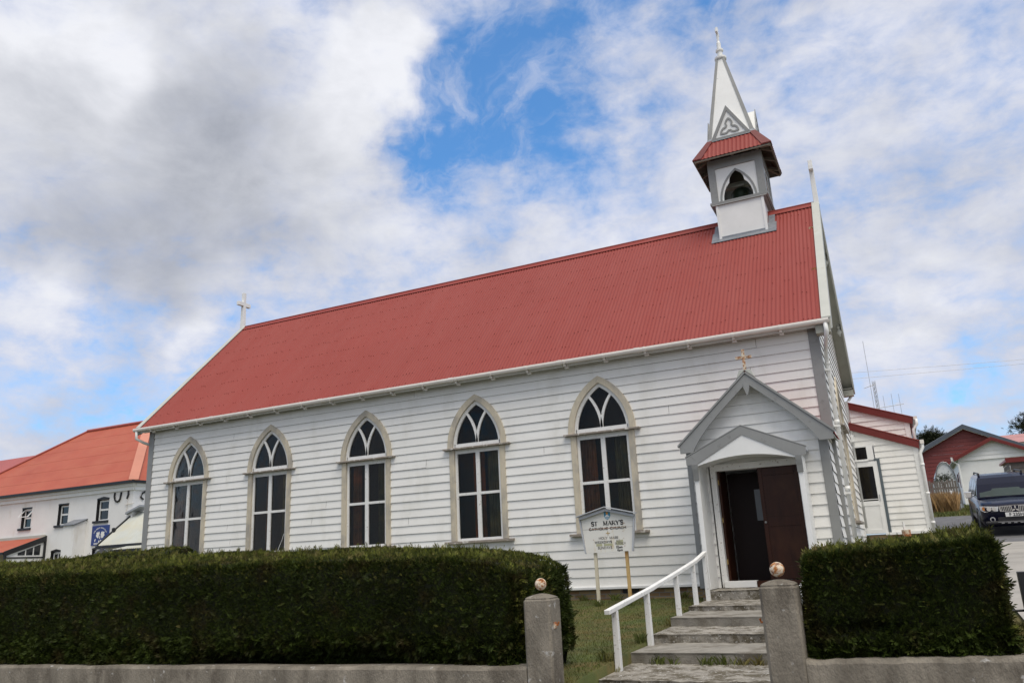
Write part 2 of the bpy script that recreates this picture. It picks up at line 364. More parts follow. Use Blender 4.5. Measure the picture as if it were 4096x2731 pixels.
def np_mesh(name, V, F, m, parent=None, smooth=False):
    """V (n,3), F (k,4) quads, fast"""
    me = bpy.data.meshes.new(name); o = bpy.data.objects.new(name, me); COL.objects.link(o)
    off = np.zeros(3)
    if parent is not None:
        o.parent = parent; t = parent
        while t is not None: off += np.array(t.location); t = t.parent
    else:
        off = np.array([(V[:,0].min()+V[:,0].max())/2, (V[:,1].min()+V[:,1].max())/2, V[:,2].min()]); o.location = off
    V = (V-off).astype(np.float32); k = F.shape[1]
    me.vertices.add(len(V)); me.vertices.foreach_set('co', V.ravel())
    me.loops.add(F.size); me.loops.foreach_set('vertex_index', F.astype(np.int32).ravel())
    me.polygons.add(len(F)); me.polygons.foreach_set('loop_start', np.arange(0, F.size, k, dtype=np.int32))
    me.polygons.foreach_set('loop_total', np.full(len(F), k, dtype=np.int32))
    if smooth: me.polygons.foreach_set('use_smooth', np.ones(len(F), dtype=bool))
    me.update(calc_edges=True); me.materials.append(m); return o
def unit(a): return a/np.maximum(np.linalg.norm(a, axis=1, keepdims=True), 1e-9)
def sprigs(P, Nn, size, nleaf=5, up=.35, jit=.6, width=.15, splay=.5):
    """conifer sprigs: nleaf diamond leaflets along a small axis, returns V, F"""
    n = len(P)
    A = unit(Nn+np.array([0, 0, up])+rng.normal(0, jit, (n, 3))); Bv = unit(np.cross(A, rng.normal(0, 1, (n, 3))))
    sz = size*rng.uniform(.55, 1.35, (n, 1)); Vs = []
    for k in range(nleaf):
        t = k/max(nleaf-1, 1); sg = 1 if k % 2 else -1
        base = P+A*sz*t*.7
        d = A if k == nleaf-1 else unit(A*(1-splay*.5)+Bv*sg*splay)
        w = unit(np.cross(d, np.cross(A, Bv)+rng.normal(0, .35, (n, 3))))
        ln = sz*(.62-.22*t); hw = w*ln*width
        Vs.append(np.stack([base, base+d*ln*.45+hw, base+d*ln, base+d*ln*.45-hw], 1))
    V = np.concatenate(Vs, 1).reshape(-1, 3)
    F = np.arange(len(V)).reshape(-1, 4); return V, F
def merge(parts):
    V = []; F = []; o = 0
    for v, f in parts: V.append(v); F.append(f+o); o += len(v)
    return np.concatenate(V), np.concatenate(F)
def fnoise(P, fr, seed=0):
    r = np.random.default_rng(seed); out = np.zeros(len(P))
    for k in range(6):
        d = r.normal(0, 1, 3)*fr*(1.5**(k % 3)); out += np.sin(P@d+r.uniform(0, 6.28))/(1.3**(k % 3))
    return out/4

# ------------------------------------------------------------------ ground
def lerp_tab(tab, x):
    xs, ys = zip(*tab); return np.interp(x, xs, ys)
ZE = [(-200, -1.0), (7.6, -1.0), (7.66, -.36), (13, .1), (18, .30), (24, .42), (27.5, .52), (33, 1.04), (36, 1.42), (54, 2.33), (62, 2.7), (75, 3.4), (130, 5.2), (400, 7), (4000, 8)]
ZW = [(-200, -1.0), (7.6, -1.0), (7.66, -.645), (16.3, -.27), (30, -.30), (60, -.2), (130, .5), (400, 3), (4000, 8)]
def zground(x, y):
    D = np.asarray(y)+16.302; x = np.asarray(x)
    t = np.clip((x+.1)/1.9, 0, 1); t = t*t*(3-2*t)
    t2 = np.clip((x-3.0)/1.5, 0, 1)
    ze = lerp_tab(ZE, D); ramp = np.interp(D, [0, 5, 13, 30], [-1.0, -1.0, .2, 1.2])
    ze = np.where(D < 13, ze*(1-t2)+ramp*t2, ze)
    zz = lerp_tab(ZW, D)*(1-t)+ze*t
    pit = (x > -2.34) & (x < -.31) & (D < 14.3) & (D > 7.62)
    return np.where(pit, np.minimum(zz-.45, -1.0), zz)
gx = np.unique(np.concatenate([-np.geomspace(20, 4000, 22), np.linspace(-20, -3, 18), np.linspace(-3, 3, 31), [-2.345, -2.335, -.315, -.305], np.linspace(3, 20, 24), np.geomspace(20, 4000, 22)]))
gy = np.unique(np.concatenate([-np.geomspace(20, 3000, 12), np.linspace(-20, -9, 8), [-8.75, -8.70, -8.64, -8.60, -2.01, -1.99], np.linspace(-8.4, 8, 42), np.linspace(8.5, 60, 60), np.geomspace(62, 4000, 24)]))
GX, GY = np.meshgrid(gx, gy); GZ = zground(GX, GY)
nx, ny = len(gx), len(gy)
idx = np.arange(nx*ny).reshape(ny, nx)
GF = np.stack([idx[:-1,:-1], idx[:-1,1:], idx[1:,1:], idx[1:,:-1]], -1).reshape(-1, 4)
g = np_mesh('lawn', np.stack([GX, GY, GZ], -1).reshape(-1, 3), GF, LAWN); tag(g, kind='structure')
def sheet(name, x0, x1, y0, y1, m, dz, edge=lambda x, y: (x, y), n=(24, 40)):
    X, Y = np.meshgrid(np.linspace(x0, x1, n[0]), np.linspace(y0, y1, n[1])); X2, Y2 = edge(X, Y)
    V = np.stack([X2, Y2, zground(X2, Y2)+dz], -1).reshape(-1, 3); id_ = np.arange(n[0]*n[1]).reshape(n[1], n[0])
    o = np_mesh(name, V, np.stack([id_[:-1,:-1], id_[:-1,1:], id_[1:,1:], id_[1:,:-1]], -1).reshape(-1, 4), m); return tag(o, kind='structure')
sheet('field', -60, 60, 19.6, 110, FIELD, .015, n=(60, 90))
sheet('asphalt_yard', 1.75, 14, 7.3, 19.4, ASPH, .028, edge=lambda X, Y: (X+.18*np.sin(Y*.5)*(X < 1.8), Y+.12*np.sin(X)), n=(24, 50))
sheet('forecourt', 1.85, 14, -7.0, 7.6, CONCD, .036, n=(24, 40))
sheet('grass_verge', 1.62, 2.45, -8.45, -7.05, FIELD, .03, n=(8, 8))
sheet('street', -60, 60, -60, -11.5, ASPH, .012, n=(8, 8))
sheet('pavement', -60, 60, -11.4, -9.0, CONCD, .02, n=(8, 4))

# ------------------------------------------------------------------ church
L_, WD, HE, HR, E_, O_ = 18.66, 7.43, 4.857, 8.934, .285, .315
SL = (HR-HE)/(WD/2+E_)                       # roof slope
def roofz(y): return HE+SL*(y+E_) if y <= WD/2 else HR-SL*(y-WD/2)
church = thing('church', (-9.3, 3.7, -.3), 'white weatherboarded church with a long red corrugated roof, pointed windows and a bell spire', 'church')
BRM = bpy.data.materials.new('foundation_brick'); BRM.use_nodes = True
def _brick():
    nt = BRM.node_tree; L = nt.links.new; p = nt.nodes['Principled BSDF']; p.inputs['Roughness'].default_value = .9
    g_ = nt.nodes.new('ShaderNodeNewGeometry'); s = nt.nodes.new('ShaderNodeSeparateXYZ'); c = nt.nodes.new('ShaderNodeCombineXYZ')
    L(g_.outputs['Position'], s.inputs[0]); a = nt.nodes.new('ShaderNodeMath'); L(s.outputs[0], a.inputs[0]); L(s.outputs[1], a.inputs[1])
    L(a.outputs[0], c.inputs[0]); L(s.outputs[2], c.inputs[1])
    b = nt.nodes.new('ShaderNodeTexBrick'); L(c.outputs[0], b.inputs['Vector']); b.inputs['Scale'].default_value = 1
    b.inputs['Brick Width'].default_value = .23; b.inputs['Row Height'].default_value = .078; b.inputs['Mortar Size'].default_value = .008
    b.inputs['Color1'].default_value = (.20, .11, .06, 1); b.inputs['Color2'].default_value = (.34, .25, .12, 1); b.inputs['Mortar'].default_value = (.22, .21, .19, 1)
    L(b.outputs['Color'], p.inputs['Base Color'])
_brick()

# window shape helpers
A_, RR, ZS = .588, 1.368, 3.23
def archhw(z, t=0.0):
    r = RR-t
    return max(0.0, sqrt(max(r*r-(z-ZS)**2, 0))-A_) if z >= ZS else .78-t
def apexz(t=0.0): return ZS+sqrt((RR-t)**2-A_**2)
def archpts(t, y, n=12, z0=ZS):
    za = apexz(t); zs = [z0+(za-z0)*(1-(1-k/n)**1.5) for k in range(n+1)]
    Lp = [(-archhw(z, t), y, z) for z in zs[:-1]]; return Lp+[(0, y, za)]+[(-x, yy, z) for x, yy, z in Lp[::-1]]
def whole(z):
    if z < 1.07 or z > apexz(.07): return 0.0
    return .67 if z < 3.21 else archhw(z, .07)
WX = [-4.648, -7.752, -10.905, -14.03, -17.02]

# walls
bx = lambda zmax=HE: None
b = B(); boards(b, (0,0,0), (1,0,0), (0,-1,0), -L_+.12, -.17, 0, HE-.02, .19, [(x, whole) for x in WX], joints=2)
b.box(-L_+.1, -.1, .10, .16, -.02, 1.05); wallS = b.build('wall', WHITE, church)
b = B()
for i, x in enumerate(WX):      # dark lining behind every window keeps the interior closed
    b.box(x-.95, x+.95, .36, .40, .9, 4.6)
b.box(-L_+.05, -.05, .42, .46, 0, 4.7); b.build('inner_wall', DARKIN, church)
ez = 1.0/SL
b = B(); boards(b, (0,0,0), (0,1,0), (1,0,0), lambda z: max(.13, (z-HE-.02)*ez-E_+.12), lambda z: min(WD-.02, WD-((z-HE-.02)*ez-E_+.12)), 0, HR-.35, .19, [(WD/2, lambda z: whole(z))])
b.build('wall', WHITE, church)
b = B(); boards(b, (-L_,0,0), (0,1,0), (-1,0,0), lambda z: max(.02, (z-HE-.02)*ez-E_+.12), lambda z: min(WD-.02, WD-((z-HE-.02)*ez-E_+.12)), 0, HR-.35, .19)
b.build('wall', WHITE, church)
b = B(); boards(b, (0,WD,0), (1,0,0), (0,1,0), -L_, 0, 0, HE-.02, .19); b.build('wall', WHITE, church)
b = B(); b.box(-L_+.04, -2.62, .03, .3, -.9, -.03); b.box(-.06, -.02, .05, WD, -.9, -.02); b.box(-L_+.02, -L_+.06, .05, WD, -.9, -.02); b.box(-L_+.05, -.05, WD-.1, WD-.03, -.9, -.02)
b.build('foundation', BRM, church)
b = B(); b.box(-4.47, -4.13, .015, .05, -.15, -.06); b.build('foundation_vent', DARKIN, church)
b = B(); b.box(-L_-.02, -2.6, -.05, .04, -.035, .0); b.box(-L_-.02, -2.6, -.075, -.0505, -.06, -.012); b.build('sill_board', WHITE2, church, bevel=.004)
for x in (-L_-.03, -.17):
    b = B(); b.box(x, x+.20, -.035, .12, -.03, HE-.06); b.build('corner_board', GREY, church, bevel=.004)
# roof
P0 = (-L_-O_+.17, -E_, HE); dv = (0, WD/2+E_, HR-HE); RL = L_+2*O_-.34
b = B(); corrugated(b, P0, (1,0,0), dv, RL, .087, .011, 8, screws=[.02, .10, .21, .33, .45, .57, .69, .81, .92])
b.build('roof', ROOFRED, church, recalc=False)
b = B(); corrugated(b, (P0[0], WD+E_, HE), (1,0,0), (0, -WD/2-E_, HR-HE), RL, .174, .011, 4); b.build('roof', ROOFRED, church, recalc=False)
b = B(); rx0, rx1 = -L_-O_+.17, O_-.17
for s in (1, -1):
    b.prism([(rx0, WD/2, HR+.05), (rx0, WD/2-s*.13, HR+.035-.13*SL), (rx0, WD/2-s*.13, HR+.028-.13*SL), (rx0, WD/2, HR+.028)], (rx1-rx0, 0, 0))
b.tube([(rx0, WD/2, HR+.045), (rx1, WD/2, HR+.045)], .028, 8)
b.build('ridge_cap', ROOFRED, church)
# soffit / fascia under the eaves
for y0, y1 in ((-.22, -.0), (WD, WD+.22)):
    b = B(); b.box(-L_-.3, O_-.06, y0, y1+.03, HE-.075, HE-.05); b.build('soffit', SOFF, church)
b = B(); b.box(-L_-.3, O_-.06, -.245, -.2201, HE-.12, HE-.012); b.build('fascia', WHITE2, church)
# verges: capping on top and barge board below, both ends, both slopes
nrm = Vector((0, -SL, 1)).normalized()
for x0, x1, xb in ((O_-.175, O_+.0, O_-.002), (-L_-O_, -L_-O_+.175, -L_-O_+.002)):
    for s in (1, -1):
        def Y(y): return y if s == 1 else WD-y
        b = B(); q = [(x0, Y(-E_-.01), HE+.02), (x0, Y(WD/2), HR+.04), (x0, Y(WD/2), HR+.075), (x0, Y(-E_-.01), HE+.055)]
        b.prism(q, (x1-x0, 0, 0)); b.build('verge_cap', CAPG, church, bevel=.004)
        xa = xb-.035 if xb > -5 else xb
        b = B(); b.prism([(xa, Y(-E_), HE+.018), (xa, Y(WD/2), HR+.038), (xa, Y(WD/2), HR-.30), (xa, Y(-.1), HE-.12), (xa, Y(-E_), HE-.20)], (.035, 0, 0)); b.build('barge_board', CAPG, church, bevel=.003)
        xs0, xs1 = (.0, xb-.036) if xb > -5 else (xb+.036, -L_)
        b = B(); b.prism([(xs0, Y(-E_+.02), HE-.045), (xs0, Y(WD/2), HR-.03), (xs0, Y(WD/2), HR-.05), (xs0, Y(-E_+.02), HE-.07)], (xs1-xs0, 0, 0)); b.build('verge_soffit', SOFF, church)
# boxed eave returns at the gable
for y in (-.28, WD+.02):
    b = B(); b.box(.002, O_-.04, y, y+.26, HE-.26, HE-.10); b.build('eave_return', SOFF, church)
for y in (1.25, WD-1.25, WD-2.75, 2.75, WD/2):
    z = roofz(y)-.33; b = B(); b.lathe([(.016, .34), (.03, .33), (.035, .22), (.05, .20), (.05, .17), (.028, .15), (.03, .12), (.06, .08), (.065, .03), (.05, -.01), (.02, -.035), (.022, -.06), (.001, -.085)], (O_-.10, y, z), 12)
    o = b.build('drop_ornament', RUSTX if abs(y-1.25) < .1 else CAPG, church, smooth=True)
    b = B(); b.box(.03, O_-.04, y-.02, y+.02, z+.30, z+.35); b.build('ornament_bracket', RUST, o)
# gable finials
def cross(name, c, h, arm, t, m, parent, za, base=None):
    b = B(); b.hexa([(c[0]-t, c[1]-t, c[2]), (c[0]+t, c[1]-t, c[2]), (c[0]+t, c[1]+t, c[2]), (c[0]-t, c[1]+t, c[2])],
                    [(c[0]-t*.8, c[1]-t*.8, c[2]+h), (c[0]+t*.8, c[1]-t*.8, c[2]+h), (c[0]+t*.8, c[1]+t*.8, c[2]+h), (c[0]-t*.8, c[1]+t*.8, c[2]+h)])
    b.box(c[0]-t*.85, c[0]+t*.85, c[1]-arm, c[1]-t*.9, c[2]+za-t, c[2]+za+t); b.box(c[0]-t*.85, c[0]+t*.85, c[1]+t*.9, c[1]+arm, c[2]+za-t, c[2]+za+t)
    return b.build(name, m, parent, bevel=.006)
cross('gable_cross', (-L_-O_+.05, WD/2, HR-.05), 1.36, .285, .068, WHITE2, church, .93)
cross('gable_cross', (O_-.055, WD/2, HR-.06), 1.26, .21, .062, WHITE2, church, 1.0)
# gutter with brackets, downpipes
gy_, gz_ = -E_-.045, HE-.035
prof = [(-.062, .05), (-.070, .0), (-.055, -.045), (-.02, -.07), (.02, -.07), (.055, -.045), (.06, .05), (.05, .05), (.04, -.035), (0, -.055), (-.04, -.035), (-.052, .05)]; prof = [(a_*.82, b_*.78) for a_, b_ in prof]
b = B(); b.prism([(-L_-.33, gy_+p[0], gz_+p[1]) for p in prof], (L_+.33+.27, 0, 0)); gut = b.build('gutter', GUTW, church)
k = 0
x = -L_+.35
while x < 0:
    b = B(); b.prism([(x-.025, gy_+p[0]*1.18, gz_+p[1]*1.15-.004) for p in prof[:7]]+[(x-.025, gy_+.08, gz_+.05), (x-.025, gy_+.08, gz_-.09), (x-.025, gy_-.0, gz_-.10)], (.05, 0, 0))
    b.box(x-.045, x+.045, -.225, -.17, HE-.16, HE-.121)
    b.build('gutter_bracket', GUTW, gut); x += .93
b = B()
for x in (-15.9, -12.1, -8.2, -5.4, -3.6): b.prism([(x-.06, gy_+p[0]*1.13, gz_+p[1]*1.13) for p in prof[:7]], (.12, 0, 0))
b.build('gutter_joint', GUTW, gut)
b = B(); b.prism([(-L_-.33, WD+E_+.045+p[0], gz_+p[1]) for p in prof], (L_+.6, 0, 0)); b.build('gutter', GUTW, church)
b = B(); b.tube([(.20, gy_, gz_-.05), (.20, gy_, gz_-.22), (.17, gy_+.08, gz_-.33), (.11, .18, gz_-.46), (.085, .42, gz_-.55), (.085, .48, gz_-.70), (.085, .48, -.1)], .042, 10)
for z in (4.1, 2.9, 1.6, .6): b.tube([(.085, .48, z), (.085, .48, z+.08)], .052, 10)
dp = b.build('downpipe', WHITE2, church, smooth=True)
for z in (4.0, 2.86, 1.55): b = B(); b.box(.01, .14, .41, .425, z-.02, z+.02); b.box(.01, .14, .535, .55, z-.02, z+.02); b.build('pipe_clip', WHITE2, dp)
b = B(); b.tube([(.2, WD+E_+.05, gz_-.05), (.2, WD+E_+.03, gz_-.2), (.12, WD+.12, gz_-.34), (.05, WD+.06, gz_-.38), (.05, WD+.06, 1)], .038, 10); b.build('downpipe', WHITE2, church, smooth=True)
b = B(); b.tube([(-L_-.22, gy_, gz_-.03), (-L_-.22, gy_, gz_-.26), (-L_-.16, -.1, gz_-.36), (-L_-.1, .02, gz_-.40), (-L_-.08, .1, gz_-.40)], .04, 10); b.build('downpipe', WHITE2, church, smooth=True)

# windows -------------------------------------------------
def make_window():
    b = B(); b.strip(archpts(0, -.05), archpts(.14, -.05), (0, .075, 0))
    for s in (-1, 1):
        x0, x1 = sorted((s*.735, s*.60)); b.box(x0, x1, -.045, .03, 1.09, 3.185)
    w = b.build('window', CREAM, church, local=True, bevel=.006)
    b = B(); b.box(-.875, .875, -.115, .02, 3.188, 3.228); b.build('ledge', OLDWOOD, w, local=True, bevel=.006)
    b = B(); b.box(-.875, .875, -.125, .03, 1.03, 1.085); b.build('sill', OLDWOOD, w, local=True, bevel=.006)
    b = B(); b.strip(archpts(.13, .0), archpts(.195, .0), (0, .07, 0)); b.strip(archpts(.16, .012), archpts(.215, .012), (0, .06, 0)); b.box(-.60, .60, .0, .07, 3.229, 3.325)
    for s in (-1, 1):       # Y tracery
        c = []; d = []
        for k in range(9):
            z = 3.3+.76*k/8
            for lst, dx in ((c, -.028), (d, .028)):
                rr = 1.187; lst.append((s*(rr-sqrt(rr*rr-(z-3.3)**2))+dx*(1+.25*k/8), .008, z))
        b.strip(c, d, (0, .05, 0))
    b.build('upper_frame', PEEL, w, local=True)
    b = B()
    for x0, x1 in ((-.605, -.54), (.54, .605), (-.05, .05)): b.box(x0, x1, .008, .06, 1.09, 3.16)
    for x0, x1 in ((-.54, -.05), (.05, .54)):
        b.box(x0, x1, .012, .06, 2.115, 2.175); b.box(x0, x1, .010, .06, 1.09, 1.145); b.box(x0, x1, .010, .06, 3.09, 3.16)
    b.box(-.66, .66, .0, .07, 3.161, 3.1875)
    b.build('sash', PEEL, w, local=True)
    for x0, x1 in ((-.54, -.05), (.05, .54)):
        for z0, z1 in ((1.145, 2.115), (2.175, 3.09)): b = B(); b.box(x0-.01, x1+.01, .038, .046, z0-.01, z1+.01); b.build('pane', PANE, w, local=True)
    b = B(); b.prism([(x, .042, z) for x, y, z in archpts(.20, 0, 10, 3.31)], (0, .008, 0)); b.build('pane', PANE, w, local=True)
    for (xa, xb, z0, z1, m_) in ((-.60, -.22, 1.0, 3.2, CURT), (.20, .60, 1.0, 3.2, CURT2)):
        b = B(); n = 22; P = [(xa+(xb-xa)*k/n, .17+.022*sin(k*1.9)+.012*sin(k*.7)) for k in range(n+1)]
        b.add([(x, y, z0) for x, y in P]+[(x, y, z1) for x, y in P], [[k, k+1, n+k+2, n+k+1] for k in range(n)]); b.build('curtain', m_, w, local=True, recalc=False)
    return w
w0 = make_window()
for i, x in enumerate(WX):
    o = w0 if i == 0 else copy_tree(w0, church)
    o.location = Vector((x, 0, 0))-church.location
    for k, ch in enumerate([q for q in o.children if q.name.startswith('curtain')]):
        ch.location.x = [(.0, .0), (.28, -.02), (-.1, .12), (.05, .10), (-.06, -.30)][i][k]; ch.scale.x = [(1, 1), (.8, 1), (.7, .6), (.5, 1), (.9, .5)][i][k]
crk = B(); crk.tube([(-13.72, .034, 1.15), (-13.66, .034, 1.27), (-13.60, .034, 1.38), (-13.53, .034, 1.56)], .007, 5); crk.build('cracked_glass_line', WHITE2, church)
o = copy_tree(w0, church); o.rotation_euler = (0, 0, pi/2); o.location = Vector((.0, WD/2, 0))-church.location

# bell tower ----------------------------------------------
TX, TY = -1.515, WD/2
def Tq(k):      # rotate a local (across, out, z) by k*90deg about the tower axis; out=0 at the axis, front is -y
    a = k*pi/2
    return lambda u, o, z: (TX+u*cos(a)+o*sin(a), TY+u*sin(a)-o*cos(a), z)
b = B(); b.box(TX-.58, TX+.58, TY-.69, TY+.69, 7.5, 9.17); tower = b.build('bell_tower', WHITE2, church, bevel=.004)
b = B()
for sx in (-1, 1):
    for sy in (-1, 1):
        x0, x1 = sorted((TX+sx*.60, TX+sx*.535)); y0, y1 = sorted((TY+sy*.71, TY+sy*.645)); b.box(x0, x1, y0, y1, 7.5, 9.168)
b.build('corner_board', WHITE2, tower, bevel=.004)
yf = TY-.69; zf = roofz(yf)
b = B()
def onroof(x, y, h=.03): return (x, y, roofz(y)+h)
b.prism([onroof(TX-.80, yf-.12, .024), onroof(TX+.80, yf-.12, .024), onroof(TX+.80, yf+.25, .024), onroof(TX-.80, yf+.25, .024)], (0, 0, .012))
for s in (-1, 1):
    x0, x1 = sorted((TX+s*.6, TX+s*.76)); b.prism([onroof(x0, yf-.04, .03), onroof(x1, yf-.04, .03), onroof(x1, TY-.14, .03), onroof(x0, TY-.14, .03)], (0, 0, .014))
b.prism([(TX-.6, yf-.006, zf-.02), (TX+.6, yf-.006, zf-.02), (TX+.6, yf-.006, zf+.07), (TX-.6, yf-.006, zf+.07)], (0, -.008, 0))
b.build('lead_flashing', LEAD, tower)
b = B(); b.hexa([(TX-.66, TY-.74, 9.165), (TX+.66, TY-.74, 9.165), (TX+.66, TY+.74, 9.165), (TX-.66, TY+.74, 9.165)], [(TX-.72, TY-.73, 9.20), (TX+.72, TY-.73, 9.20), (TX+.72, TY+.73, 9.20), (TX-.72, TY+.73, 9.20)])
b.box(TX-.725, TX+.725, TY-.735, TY+.735, 9.201, 9.255); b.build('sill_band', GREY, tower)
b = B()
for sx in (-1, 1):
    for sy in (-1, 1):
        x0, x1 = sorted((TX+sx*.69, TX+sx*.51)); y0, y1 = sorted((TY+sy*.69, TY+sy*.51)); b.box(x0, x1, y0, y1, 9.256, 10.20)
for k in range(4): T = Tq(k); w_ = .69 if k % 2 == 0 else .509; b.prism([T(-w_, .69, 10.2), T(w_, .69, 10.2), T(w_, .69, 10.46), T(-w_, .69, 10.46)], Vector(T(0, .51, 0))-Vector(T(0, .69, 0)))
b.build('belfry_frame', GREY, tower)
op = [(-.37, 9.256), (-.365, 9.40), (-.325, 9.55), (-.27, 9.66), (-.19, 9.75), (-.185, 9.81), (-.165, 9.89), (-.10, 9.985), (0, 10.065)]
for k in range(4):
    T = Tq(k); q = Vector(T(0, .63, 0))-Vector(T(0, .66, 0)); b = B()
    b.prism([T(u, .66, z) for u, z in op]+[T(0, .66, 10.199), T(-.509, .66, 10.199), T(-.509, .66, 9.256)], q)
    b.prism([T(-u, .66, z) for u, z in op]+[T(0, .66, 10.199), T(.509, .66, 10.199), T(.509, .66, 9.256)], q)
    pn = b.build('arched_panel', WHITE2, tower)
    def ar(hw, n=9):
        zt = 10.115 if hw > .43 else 10.05; Rr = (hw*hw+(zt-9.256)**2)/(2*hw)
        l = [(-(Rr if 0 else 0)-hw+Rr-sqrt(max(Rr*Rr-((zt-9.256)*j/n)**2, 0)), 9.256+(zt-9.256)*j/n) for j in range(n+1)]
        return l+[(-u, z) for u, z in l[-2::-1]]
    b = B(); b.strip([T(u, .675, z) for u, z in ar(.465)], [T(u, .675, z) for u, z in ar(.415)], Vector(T(0, .655, 0))-Vector(T(0, .675, 0))); b.build('arch_moulding', GREY, pn)
b = B(); b.box(TX-.5, TX+.5, TY-.09, TY+.09, 9.86, 9.98); b.box(TX-.12, TX+.12, TY-.2, TY+.2, 9.80, 9.86); b.build('headstock', SOFF, tower)
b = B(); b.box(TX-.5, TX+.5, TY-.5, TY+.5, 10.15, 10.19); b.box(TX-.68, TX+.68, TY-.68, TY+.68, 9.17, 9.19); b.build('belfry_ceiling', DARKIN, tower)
b = B(); b.lathe([(.40, 9.29), (.41, 9.31), (.36, 9.36), (.31, 9.44), (.28, 9.56), (.255, 9.66), (.20, 9.73), (.10, 9.765), (.06, 9.80), (.001, 9.805)], (TX, TY-.05, 0), 28)
bell = b.build('church_bell', BELL, None, smooth=True); tag(bell, 'green bronze bell hanging behind the pointed opening of the white belfry', 'bell')
ze, zt_, he, ht = 10.42, 11.06, 1.0, .60
for k in range(4):
    T = Tq(k); b = B(); P = Vector(T(-he, he, ze)); du = Vector(T(1, 0, 0))-Vector(T(0, 0, 0)); dvv = Vector(T(0, ht, zt_))-Vector(T(0, he, ze))
    corrugated(b, P, du, dvv, 2*he, .105, .010, 8, vlim=lambda u: max(.0, min(1, min(u, 1-u)*2*he/(he-ht))))
    sk = b.build('skirt_roof', ROOFRED, tower, recalc=False)
    b = B(); p, q = Vector(T(-he, he, ze+.012)), Vector(T(-ht, ht, zt_+.03)); a1 = Vector(T(-he+.24, he, ze+.014)); a2 = Vector(T(-he, he-.24, ze+.014)); c1 = Vector(T(-ht+.14, ht+.0, zt_+.032)); c2_ = Vector(T(-ht, ht-.14, zt_+.032)); up = Vector((0,0,.02))
    b.hexa([a1, p, q, c1], [a1+up, p+up, q+up, c1+up]); b.hexa([p, a2, c2_, q], [p+up, a2+up, c2_+up, q+up]); b.build('hip_cap', ROOFDK, sk)
    b = B(); b.prism([T(-he+.02, he-.02, ze-.012), T(he-.02, he-.02, ze-.012), T(.53, .53, zt_-.05), T(-.53, .53, zt_-.05)], (0, 0, .01)); b.build('skirt_lining', TIMB, sk)
    b = B()
    for u in (-.62, 0.0, .62):
        b.bar(T(u, .70, 10.50), T(u, he-.03, ze-.035), .07, .07)
    b.bar(T(-.70, .70, 10.52), T(-he+.04, he-.04, ze-.035), .07, .08); b.bar(T(-he+.05, he-.035, ze-.03), T(he-.05, he-.035, ze-.03), .03, .05)
    b.build('rafter', TIMB, sk)
b = B()
for k in range(4): T = Tq(k); b.prism([T(-ht-.03, ht+.05, zt_-.045), T(ht+.03, ht+.05, zt_-.045), T(ht+.01, ht, zt_+.07), T(-ht-.01, ht, zt_+.07)], Vector(T(0, -.02, 0))-Vector(T(0, 0, 0)))
b.build('lead_apron', LEAD, tower)
AX, AT, ZT = TX-.07, .10, 13.80
def spt(u, k, t, ht2=None):  # point on spire hip/face: u -1..1 across, t 0..1 up
    h = ht+(AT-ht)*t; T = Tq(k); x, y, z = T(u*h, h, zt_-.02+(ZT-zt_+.02)*t); return Vector((x+(AX-TX)*t, y, z))
b = B(); b.hexa([spt(-1, 0, 0), spt(1, 0, 0), spt(1, 2, 0), spt(-1, 2, 0)], [spt(-1, 0, 1), spt(1, 0, 1), spt(1, 2, 1), spt(-1, 2, 1)]); spire = b.build('spire', WHITE2, tower)
b = B(); b.strip([spt(u, k, .735)*1.0 for k in range(4) for u in (-.98,)], [spt(u, k, .738) for k in range(4) for u in (-.98,)], (0, 0, .006), closed=True)
for k in range(4): b = b
b.build('sheet_joint', GREY, spire)
for k in range(4):
    b = B()
    c = Vector((AX, TY, 0))
    for sgn in (-1, 1):
        o1 = Vector(Tq(k)(0, .014, 0))-Vector(Tq(k)(0, 0, 0)); w_ = .085
        p0, p1 = spt(sgn, k, .0), spt(sgn, k, 1); h0, h1 = ht, AT
        q0, q1 = spt(sgn*(1-w_/h0), k, 0), spt(sgn*(1-.055/h1), k, 1)
        b.hexa([p0-o1*.3, q0-o1*.3, q1-o1*.3, p1-o1*.3], [p0+o1, q0+o1, q1+o1, p1+o1])
    b.build('hip_board', GREY, spire)
    T = Tq(k); out = .622; zb, za = zt_-.02, 11.93; hw = .50; dq = Vector(T(0, -.34, 0))-Vector(T(0, 0, 0)); sh = lambda t: -.03*t
    b = B(); b.prism([T(-hw, out, zb), T(hw, out, zb), T(sh(1), out, za)], dq); gb = b.build('spire_gablet', WHITE2, spire)
    b = B(); of = Vector(T(0, -.02, 0))-Vector(T(0, 0, 0))
    outer = [(-hw-.02, zb-.005), (hw+.02, zb-.005), (-.03, za+.05)]; cx, cz = -.01, zb+.30
    inner = [(-hw+.10, zb+.055), (hw-.10, zb+.055), (-.027, za-.105)]
    b.strip([T(u, out+.022, z) for u, z in outer], [T(u, out+.022, z) for u, z in inner], of, closed=True)
    pts = []
    for j in range(3):
        a = pi/2+j*2*pi/3; ca, sa = cos(a), sin(a)
        for al, ac in ((.055, -.085), (.13, -.105), (.20, -.085), (.265, -.035), (.285, 0), (.265, .035), (.20, .085), (.13, .105), (.055, .085)):
            pts.append((cx+al*ca-ac*sa, zb+.285+al*sa+ac*ca))
    pin = [(cx+(u-cx)*1, z) for u, z in pts]
    cxz = np.array(pts).mean(0); inn = []
    for i in range(len(pts)):
        a_, b_, c_ = np.array(pts[i-1]), np.array(pts[i]), np.array(pts[(i+1) % len(pts)]); d_ = c_-a_; nn_ = np.array([-d_[1], d_[0]])/np.linalg.norm(d_); inn.append(tuple(b_+nn_*.045))
    b.strip([T(u, out+.02, z) for u, z in pts], [T(u, out+.02, z) for u, z in inn], of, closed=True)
    b.build('trefoil_frame', GREY, gb)
